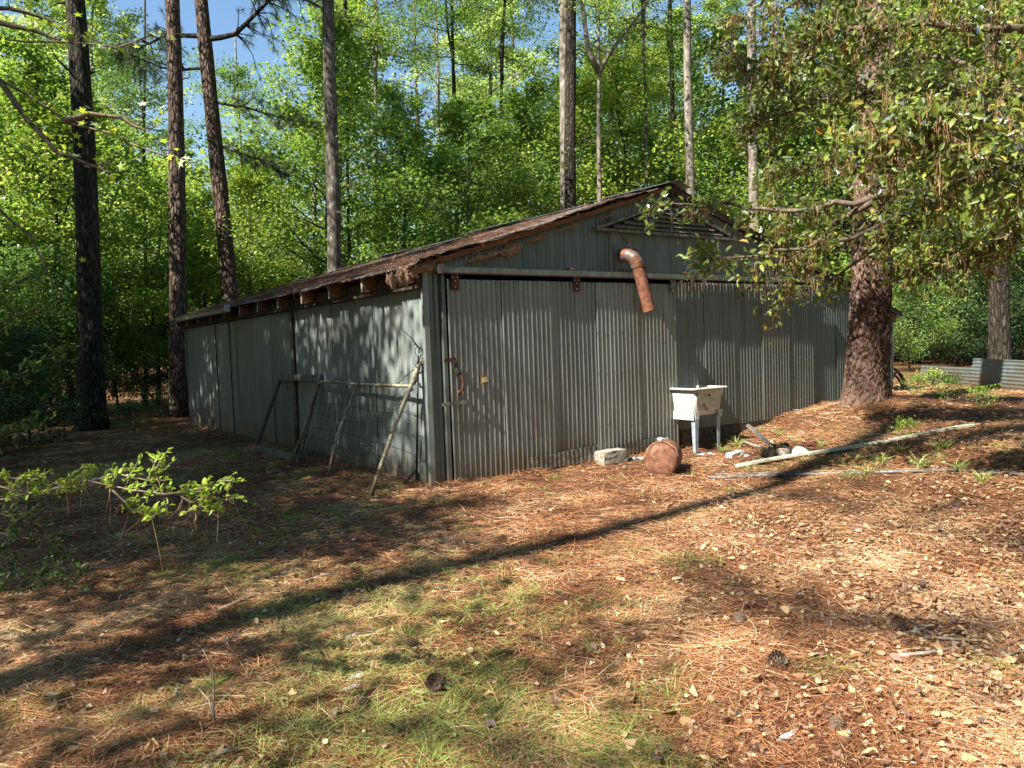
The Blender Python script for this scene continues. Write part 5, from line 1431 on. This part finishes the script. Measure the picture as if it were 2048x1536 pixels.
# dead needles hung on the spray
rg = np.random.default_rng(9); n = 150
pk = Tn[rg.integers(0, len(Tn), n)]
me = strips_mesh('hung_needles', pk - np.array(ORG[shr.name]), rg.normal(size=(n, 3)) * .25 + [0, 0, -1], rg.uniform(.05, .17, n), np.full(n, .0016), rg.normal(size=(n, 3)) * .04, rg.uniform(.3, 1, n))
tag(link('hung_needles', me, M['straw'], shr), kind='stuff')
b1 = Vector((-2.9, 3.9, G(-2.9, 3.9)))
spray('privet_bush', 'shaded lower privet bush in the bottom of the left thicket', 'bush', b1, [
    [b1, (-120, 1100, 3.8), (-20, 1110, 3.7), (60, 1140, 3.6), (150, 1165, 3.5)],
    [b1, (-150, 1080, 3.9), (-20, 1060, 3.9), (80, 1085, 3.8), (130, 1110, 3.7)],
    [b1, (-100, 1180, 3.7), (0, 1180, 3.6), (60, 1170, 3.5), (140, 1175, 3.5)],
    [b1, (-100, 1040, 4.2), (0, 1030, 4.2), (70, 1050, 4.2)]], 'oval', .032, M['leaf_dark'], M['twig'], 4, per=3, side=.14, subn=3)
b2 = Vector((-4.6, 6.6, G(-4.6, 6.6)))
spray('privet_bush', 'taller privet bush at the left border with a bright leafy top', 'bush', b2, [
    [b2, (-140, 800, 6.0), (-60, 640, 6.0), (10, 580, 5.9), (60, 560, 5.8)],
    [b2, (-140, 820, 6.2), (-60, 700, 6.1), (20, 640, 6.0), (70, 620, 6.0)],
    [b2, (-100, 850, 6.5), (-20, 780, 6.4), (60, 740, 6.4), (110, 700, 6.3)],
    [b2, (-100, 900, 6.5), (-20, 880, 6.4), (60, 850, 6.4)]], 'oval', .05, M['leaf_mid'], M['twig'], 6, per=3, side=.2, subn=3)
# sweetgum boughs
b3 = Vector((-6.2, 5.2, G(-6.2, 5.2)))
spray('sweetgum_tree', 'sweetgum whose thin boughs with star shaped yellow green leaves hang in at upper left', 'tree', b3, [
    [b3, Vector((-6.1, 5.2, 3.0)), (-330, 60, 5.2), (-120, 60, 5.1), (0, 78, 5.0), (110, 85, 5.0), (230, 95, 5.0), (300, 70, 4.9)],
    [Vector((-6.1, 5.2, 2.4)), (-200, 120, 5.0), (0, 160, 4.9), (70, 195, 4.8), (130, 245, 4.8), (220, 270, 4.7), (300, 300, 4.7), (380, 325, 4.6)],
    [(0, 45, 5.0), (60, 60, 5.0), (120, 80, 5.0)],
    [(130, 245, 4.8), (180, 230, 4.8), (240, 235, 4.8), (290, 260, 4.8)],
    [(0, 160, 4.9), (50, 235, 4.8), (110, 300, 4.8), (180, 330, 4.7), (220, 345, 4.7)],
    [(-100, 0, 5.1), (20, 20, 5.1), (100, 40, 5.2), (160, 90, 5.2)],
    [Vector((-6.1, 5.2, 2.0)), (-200, 330, 5.2), (-40, 380, 5.1), (60, 470, 5.0), (120, 590, 4.9)]], 'star', .062, M['leaf_lit'], M['twig'], 8, per=1, wl=1.0, up=-.3, r0=.018, side=.2, subn=1)

# small seedlings by the wall and the right corner
for i, (px, py, sc_) in enumerate(((1812, 832, .16), (1895, 800, .28), (1835, 790, .22), (1965, 814, .2), (320, 832, .5), (260, 862, .45), (60, 905, .7), (1868, 782, .26), (130, 880, .6))):
    p = gp(px, py)
    K['s3'].place('low_shrub', p.x, p.y, i * 1.3, sc_, ('dark', 'bright')[px > 1000] + ' leafy low shrub ' + near_what(px, py), 'shrub', 'low shrubs round the clearing', leaf=LD_ if px < 1000 else None)

# ---------------------------------------------------------------- trees outside the frame that shade the clearing
OG = 'trees standing outside the view on the sunny side'
ring = [(-9.8, 7.4, 'd2', 1.0), (-9.2, 3.6, 'd1', 1.05), (-11.5, 1.0, 'd2', 1.1), (-8.6, .5, 'd1', 1.0), (-12.5, 10.2, 'u2', 1.15), (-14, 5.5, 't1', .8),
        (-11.0, 5.4, 'd1', 1.1), (-8.4, 6.4, 't1', .75), (-10.2, 9.6, 'u1', 1.0), (-7.4, 2.0, 'd1', .8), (-13.2, 13.2, 'u1', 1.2), (-11.5, 8.0, 'u2', .95), (-13.5, -1.5, 'u2', 1.2),
        (-8.1, -7.0, 'p1', .93), (-5.2, -8.2, 'p1', .9), (-3.6, -5.8, 'p1', .72), (-3.5, -13.5, 'p1', .75), (-7.5, -14, 'p1', .85), (-17, -3, 't1', .8), (-18, 12, 't1', .9)]
rr2 = random.Random(17)
for q in range(34):
    a = radians(155 + q * 232 / 34 + rr2.uniform(-3, 3)); d = rr2.uniform(27, 36)
    if 200 < math.degrees(a) < 245: d += 4
    ring.append((d * cos(a), d * sin(a) + 4, rr2.choice(('t1', 't2', 't1', 'p1')), rr2.uniform(.8, 1.0)))
for q in range(30):
    a = radians(158 + q * 222 / 30 + rr2.uniform(-3, 3)); d = rr2.uniform(19, 24)
    ring.append((d * cos(a), d * sin(a) + 4, rr2.choice(('u1', 'u2', 's2', 'u3')), rr2.uniform(.8, 1.05)))
for i, (x, y, k, sc_) in enumerate(ring):
    K[k].place('shade_tree', x, y, i * 1.7, sc_, ('tree', 'needle leaved tree')[k == 'p1'] + ' outside the view on the sunny side of the clearing', 'tree', OG)
# the slim pine whose trunk throws the long shadow
q = Vector((-1.51, 4.04, 0)) - Vector((.765, .644, 0)) * 9.3
rq = random.Random(12)
tq = trunk_path((q.x, q.y, -.2), (q.x + .1, q.y - .1, 20), 18, .16, rq)
mb = MB().tube(tq, [.165 * (1 - .022 * i) for i in range(19)], 12, wob=.08)
for k in range(26):
    i = rq.randint(5, 15)
    pl = limb(rq, tq[i], rq.uniform(0, 6.28), rq.uniform(-.2, .6), rq.uniform(.5, 2.0), 5, 0, .3)
    mb.tube(pl, [.035, .03, .024, .018, .012, .006], 5, cap=False)
r = thing('pine_tree', 'slim pine outside the view that throws the long shadow across the clearing', 'tree', (q.x, q.y, 0))
put('trunk', mb, M['bark_pine'], r)
attach(r, only_pine(88, 2.4, 6, nl=9, tuft=20), (q.x, q.y, 16.5), M['needle_green'], M['bark_pine'])

# ---------------------------------------------------------------- ground cover
def scatter(n, seed, p=1.0, y0=1.9, y1=20.0, xpad=.72):
    "points in the camera's wedge, density falling with distance"
    rg = np.random.default_rng(seed)
    u = rg.uniform(0, 1, n)
    # pdf of y ~ y^(1-2p)... use log-uniform (density per area ~ 1/y^2)
    y = y0 * (y1 / y0) ** (u ** p)
    x = rg.uniform(-xpad, xpad, n) * (y + .35)
    return x, y, rg
def inside_shed(x, y, m=-.02):
    sx = x - CN.x; sy = y - CN.y
    a = sx * Fd.x + sy * Fd.y; b = sx * Bd.x + sy * Bd.y
    return (a > -m) & (b > -m - .03) & (a < FRONT) & (b < DEPTH)
def pnoise(x, y, sc, seed):
    rg = np.random.default_rng(seed); v = 0
    for k in range(6):
        a = rg.uniform(0, 2 * pi); f_ = sc * rg.uniform(.6, 1.7)
        v = v + np.sin((x * cos(a) + y * sin(a)) * f_ + rg.uniform(0, 6.28))
    return v / 6 ** .5
def grass_mask(x, y):
    px = 1024 + FPX * x / y
    g = 1.5 * np.exp(-(((x + .5) / .95) ** 2 + ((y - 3.0) / .85) ** 2))         # lower centre
    g += .6 * np.exp(-(((x + .35) / 1.1) ** 2 + ((y - 4.4) / 1.0) ** 2))
    g += .9 * np.exp(-(((x - .45) / .5) ** 2 + ((y - 2.75) / .4) ** 2))
    g += .7 * np.exp(-(((x + 4.4) / 2.4) ** 2 + ((y - 11.0) / 2.0) ** 2))       # left behind
    g += .5 * np.exp(-(((x + 1.9) / 1.2) ** 2 + ((y - 7.2) / 1.4) ** 2))
    g += .55 * np.exp(-(((x - 3.6) / .9) ** 2 + ((y - 8.6) / .6) ** 2))
    g += .6 * np.exp(-(((x - 4.6) / .8) ** 2 + ((y - 7.9) / .5) ** 2))
    g += .6 * np.exp(-(((x - 9) / 3.0) ** 2 + ((y - 15) / 2.5) ** 2))
    g += .35 * np.exp(-(((x - 1.4) / .5) ** 2 + ((y - 5.2) / .5) ** 2))
    g += .20 * ss((2.2 - x) / 2.5) + .05
    g += .35 * np.exp(-(((x + 2.0) / 1.6) ** 2 + ((y - 5.0) / 1.5) ** 2))
    return g
# pine straw
x, y, rg = scatter(330000, 41, 1.05, 1.9, 17)
k = ~inside_shed(x, y) & (rg.uniform(0, 1, len(x)) < 1.0 - .35 * np.clip(pnoise(x, y, 1.6, 3), -1, 1))
x, y = x[k], y[k]; n = len(x)
dist = y
P0 = np.stack([x, y, gh(x, y) + .004 + np.abs(rg.normal(0, .010, n)) + .012 * np.maximum(pnoise(x, y, 5, 9), 0)], 1)
an = rg.uniform(0, 2 * pi, n) + 0; D = np.stack([np.cos(an), np.sin(an), rg.normal(0, .10, n)], 1)
L_ = rg.uniform(.07, .19, n) * (1 + .02 * dist); Wd = .0016 + .00060 * dist
rnd = np.clip(.46 + .14 * pnoise(x, y, 1.1, 4) + .16 * pnoise(x, y, 6.5, 24) + rg.normal(0, .24, n), 0, 1)
me = strips_mesh('pine_straw', P0, D, L_, Wd, np.stack([rg.normal(0, .02, n), rg.normal(0, .02, n), -.006 + 0 * x], 1), rnd, seg=2)
tag(link('pine_straw', me, M['straw']), 'reddish brown fallen pine needles covering the clearing', 'pine straw', kind='stuff')
rg = np.random.default_rng(55); m = 26000
along = rg.uniform(0, 1, m); fr_ = rg.uniform(0, 1, m) < .55
sa = np.where(fr_, along * FRONT, -np.abs(rg.normal(0, .12, m)) - .02); ta = np.where(fr_, -np.abs(rg.normal(0, .12, m)) - .08, along * DEPTH)
bx_ = CN.x + Fd.x * sa + Bd.x * ta; by_ = CN.y + Fd.y * sa + Bd.y * ta
dw = np.where(fr_, -ta - .08, -sa)
P0 = np.stack([bx_, by_, gh(bx_, by_) + .045 * np.exp(-(dw / .09) ** 2) * (1 + .6 * np.sin(along * 60)) * rg.uniform(.2, 1, m) + .005], 1)
an = rg.uniform(0, 2 * pi, m)
me = strips_mesh('banked_straw', P0, np.stack([np.cos(an), np.sin(an), rg.normal(0, .18, m)], 1), rg.uniform(.06, .18, m), np.full(m, .0065), np.tile([[0, 0, -.02]], (m, 1)), rg.uniform(0, .85, m), seg=2)
tag(link('banked_straw', me, M['straw']), 'pine needles drifted against the foot of the shed walls', 'pine straw', kind='stuff')
# dead leaves: thick at the lower right, sparse elsewhere
x, y, rg = scatter(85000, 42, 1.0, 1.9, 14)
w_ = .10 + .9 * ss((x - .12 * y + .1) / 1.3) * (1 - .85 * ss((y - 6.5) / 2.0)) + .5 * ss((x / y - .45) / .15) * (y > 5) * (y < 8.5)
k = ~inside_shed(x, y, .02) & (rg.uniform(0, 1, len(x)) < w_ * .62 * np.clip(.8 + .4 * pnoise(x, y, 2.2, 6), .15, 1.5))
x, y = x[k], y[k]; n = len(x)
P0 = np.stack([x, y, gh(x, y) + .014 + np.abs(rg.normal(0, .012, n))], 1)
an = rg.uniform(0, 2 * pi, n); D = np.stack([np.cos(an), np.sin(an), rg.normal(.05, .22, n)], 1)
N = rg.normal(size=(n, 3)) * .38 + [0, 0, 1]; L_ = .041 * rg.uniform(.35, 1.0, n) ** .8 * (1 + .7 * (rg.uniform(0, 1, n) > .85))
me = leaf_mesh('fallen_leaves', P0, D, N, L_ * 1.1, L_ * rg.uniform(.4, .85, n), np.clip(rg.beta(1.5, 2.0, n), 0, 1), 'litter', .14)
tag(link('fallen_leaves', me, M['dead_leaf']), 'dry tan and brown fallen leaves strewn over the straw', 'fallen leaves', kind='stuff')
# grass
cx_, cy_, rg = scatter(24000, 43, 1.0, 1.9, 20)
gm = .80 * grass_mask(cx_, cy_) + .24 * pnoise(cx_, cy_, 3.6, 12) + .22 * pnoise(cx_, cy_, 9, 13) - .16
k = rg.uniform(0, 1, len(cx_)) < np.clip(gm, 0, 1)
cx_, cy_, gm = cx_[k], cy_[k], gm[k]
per = rg.integers(3, 26, len(cx_)); idx = np.repeat(np.arange(len(cx_)), per)
sg_ = rg.uniform(.008, .045, len(cx_))[idx]
x = cx_[idx] + rg.normal(size=len(idx)) * sg_; y = cy_[idx] + rg.normal(size=len(idx)) * sg_; gm = gm[idx]
k = ~inside_shed(x, y, .0)
x, y, gm = x[k], y[k], gm[k]; n = len(x); hsc = rg.uniform(.5, 1.3, len(cx_))[idx][k]
P0 = np.stack([x, y, gh(x, y) - .003], 1)
an = rg.uniform(0, 2 * pi, n); D = np.stack([np.cos(an) * .6, np.sin(an) * .6, rg.uniform(.25, 1.2, n)], 1)
L_ = hsc * rg.uniform(.025, .075, n) * (.7 + .55 * np.clip(gm, 0, 1.3)) * (1 + .05 * y)
bend = np.stack([np.cos(an) * L_ * .5, np.sin(an) * L_ * .5, -L_ * .35], 1)
rnd = np.clip(.55 + .2 * pnoise(x, y, 1.8, 15) + rg.normal(0, .2, n) - .02 * y, 0, 1)
me = strips_mesh('grass', P0, D, L_, .0024 + .0005 * y, bend, rnd, seg=3)
tag(link('grass', me, M['grass']), 'thin patchy green grass growing through the straw', 'grass', kind='stuff')
# taller grass tufts: countable
tufts = [(1475, 895, .22), (1445, 905, .16), (1560, 868, .14), (1520, 862, .12), (1640, 852, .12), (1720, 892, .14), (1700, 958, .12), (1590, 885, .1), (1880, 900, .2), (1845, 935, .2), (1800, 905, .14),
         (1920, 940, .18), (1735, 950, .12), (1460, 985, .10), (700, 1180, .10), (640, 1200, .10), (1010, 1170, .10), (540, 1150, .10), (380, 1105, .10), (520, 1070, .09), (900, 1150, .08), (820, 1270, .10), (880, 1090, .07),
         (1375, 1400, .06), (1340, 905, .1), (1385, 880, .12), (1450, 870, .12), (425, 1380, .10), (600, 1040, .09), (500, 1010, .1), (545, 935, .12), (1030, 1015, .06), (1180, 1300, .07), (240, 1080, .12), (1240, 1290, .06), (1530, 905, .12), (1765, 925, .16), (1960, 965, .16)]
def tuft_mesh(seed, n=46):
    rg = np.random.default_rng(seed); an = rg.uniform(0, 2 * pi, n)
    P0 = np.stack([rg.normal(0, .12, n), rg.normal(0, .12, n), 0 * an - .02], 1)
    sp_ = rg.uniform(.1, .75, n)
    D = np.stack([np.cos(an) * sp_, np.sin(an) * sp_, 0 * an + 1], 1); L_ = rg.uniform(.5, 1.15, n)
    bend = np.stack([np.cos(an) * L_ * .4, np.sin(an) * L_ * .4, -L_ * .3], 1)
    return strips_mesh('grass_tuft', P0, D, L_, np.full(n, .055), bend, rg.uniform(0, .8, n), seg=4)
tm = [tuft_mesh(s_) for s_ in (1, 2, 3)]
for m_ in tm: m_.materials.append(M['grass'])
for i, (px, py, h_) in enumerate(tufts):
    p = gp(px, py)
    o = bpy.data.objects.new('grass_tuft', tm[i % 3]); COL.objects.link(o); o.location = p; o.scale = (h_, h_, h_); o.rotation_euler = (0, 0, i * 1.9)
    tag(o, ('tall' if h_ > .13 else 'low') + ' tuft of green grass ' + near_what(px, py), 'grass tuft', 'grass tufts in the clearing')

# pine cones
def cone_mb():
    mb = MB(); mb.blob((0, 0, 0), (.022, .022, .04), 1, 0, 12, 8)
    for j in range(9):
        z = -.036 + .0085 * j; rr = .032 * sin(pi * (j + 1.4) / 10.5)
        for k in range(9):
            a = 2 * pi * (k + .5 * (j % 2)) / 9
            o = Vector((cos(a), sin(a), 0)); t = Vector((-sin(a), cos(a), 0)); c = Vector((0, 0, z))
            tip = c + o * (rr + .008) + UP * .008
            mb.add([c + o * rr * .4 - t * .006, tip - t * .008 + UP * .0, tip + t * .008, c + o * rr * .4 + t * .006, tip + UP * .005 + o * .002], [(0, 1, 2, 3), (1, 4, 2)])
    return mb
cm = cone_mb(); cme = bpy.data.meshes.new('pine_cone'); cme.from_pydata(cm.v, [], cm.f); cme.update()
cme.materials.append(mat_noise('pine cone scales', [(.3, (.035, .018, .012)), (.5, (.10, .06, .04)), (.7, (.28, .22, .17))], nscale=60, bump=.3))
cones = [(873, 1385, 1.15, 'pine cone lying in the bright grass at the bottom centre'), (823, 1298, .8, 'pine cone half hidden in grass above the bottom centre cone'), (728, 1424, .8, 'dark pine cone in the grass left of the bottom centre cone'), (1799, 1266, 1.0, 'pine cone among tan leaves at the lower right'),
         (1553, 1338, 1.1, 'open pine cone left of the curved stick at the lower right'), (1672, 1462, .75, 'small pine cone at the edge of the bare sandy patch'), (308, 1042, 1.0, 'pine cone on the shaded straw under the privet spray'), (1915, 1015, .9, 'pine cone on the straw near the right border'), (275, 1128, .9, 'pine cone on the dark straw at the left'), (1480, 1250, .9, 'greyish pine cone in the middle right of the straw')]
for i, (px, py, sc_, lab) in enumerate(cones):
    p = gp(px, py); o = bpy.data.objects.new('pine_cone', cme); COL.objects.link(o)
    o.location = p + UP * .035 * sc_; o.scale = (sc_,) * 3; o.rotation_euler = (1.2 + .2 * sin(i * 3), .2, i * 1.7)
    tag(o, lab, 'pine cone', 'pine cones in the clearing')
# the cone caught in the privet spray
o = bpy.data.objects.new('pine_cone', cme); COL.objects.link(o); o.location = at(241, 1018, 3.1); o.scale = (.8,) * 3; o.rotation_euler = (.4, .3, 1)
tag(o, 'brown pine cone caught hanging in the privet spray', 'pine cone', 'pine cones in the clearing')

# sticks
sticks = [([(430, 1230), (480, 1212), (530, 1188), (560, 1178)], .009, 'curved dead stick lying on the shaded straw left of centre'),
          ([(600, 1170), (640, 1160), (690, 1150)], .006, 'thin dead twig lying on the straw above the long shadow'),
          ([(640, 1252), (680, 1238), (720, 1218), (745, 1195)], .006, 'thin forked twig in the grass below the long shadow'),
          ([(1780, 1322), (1850, 1320), (1905, 1305), (1922, 1300)], .010, 'brown curved stick on the tan leaves at lower right'),
          ([(1850, 1282), (1930, 1292), (2000, 1290)], .008, 'thin grey stick above the curved one at lower right'),
          ([(420, 1530), (450, 1518), (470, 1512)], .009, 'pale stick end at the bottom border left of centre'),
          ([(355, 1378), (352, 1405), (372, 1425), (420, 1432)], .009, 'pale bent branch lying below the standing dead twig'),
          ([(1995, 1325), (2030, 1318), (2070, 1290)], .008, 'stick at the right border low in the picture'),
          ([(640, 905), (690, 912), (760, 905)], .006, 'thin stick at the foot of the leaning gate'),
          ([(1580, 838), (1640, 835), (1700, 825)], .010, 'stick at the foot of the big pine')]
for pts, rr, lab in sticks:
    pl = [gp(*q) + UP * (rr + .012 + .01 * (i % 2)) for i, q in enumerate(pts)]
    tag(put('stick', MB().tube(pl, [rr * (1 - .15 * i) for i in range(len(pl))], 7, wob=.1), M['stick'], None, pl[0]), lab, 'stick')
b4 = gp(430, 1462)
tw = thing('dead_twig', 'bare dead sapling twig standing upright in the lower left grass', 'twig', b4)
put('stem', MB().tube([b4 - UP * .01, at(427, 1420, b4.y), at(428, 1370, b4.y + .02), at(425, 1335, b4.y), at(405, 1298, b4.y - .02)], [.006, .005, .004, .003, .0015], 6), M['stick'], tw)
put('side_twig', MB().tube([at(427, 1440, b4.y), at(418, 1400, b4.y + .05), at(395, 1375, b4.y + .1)], [.004, .003, .0015], 5), M['stick'], tw)
for (px, py, l_, lab) in ((712, 1278, .07, 'short white chip of wood in the grass right of the twig'), (714, 1362, .05, 'small whitish stick bit in the bright grass'), (700, 1385, .06, 'pale rotten wood bit in the bright grass'), (1578, 1482, .05, 'small white chip on the straw left of the sandy patch')):
    p = gp(px, py) + UP * .02
    tag(put('wood_chip', MB().blob(p, (l_, .014, .012), px, .4, 10, 6, False, (Vector((.8, .6, 0)), Vector((-.6, .8, 0)), UP)), M['white'], None, p), lab, 'wood chip')
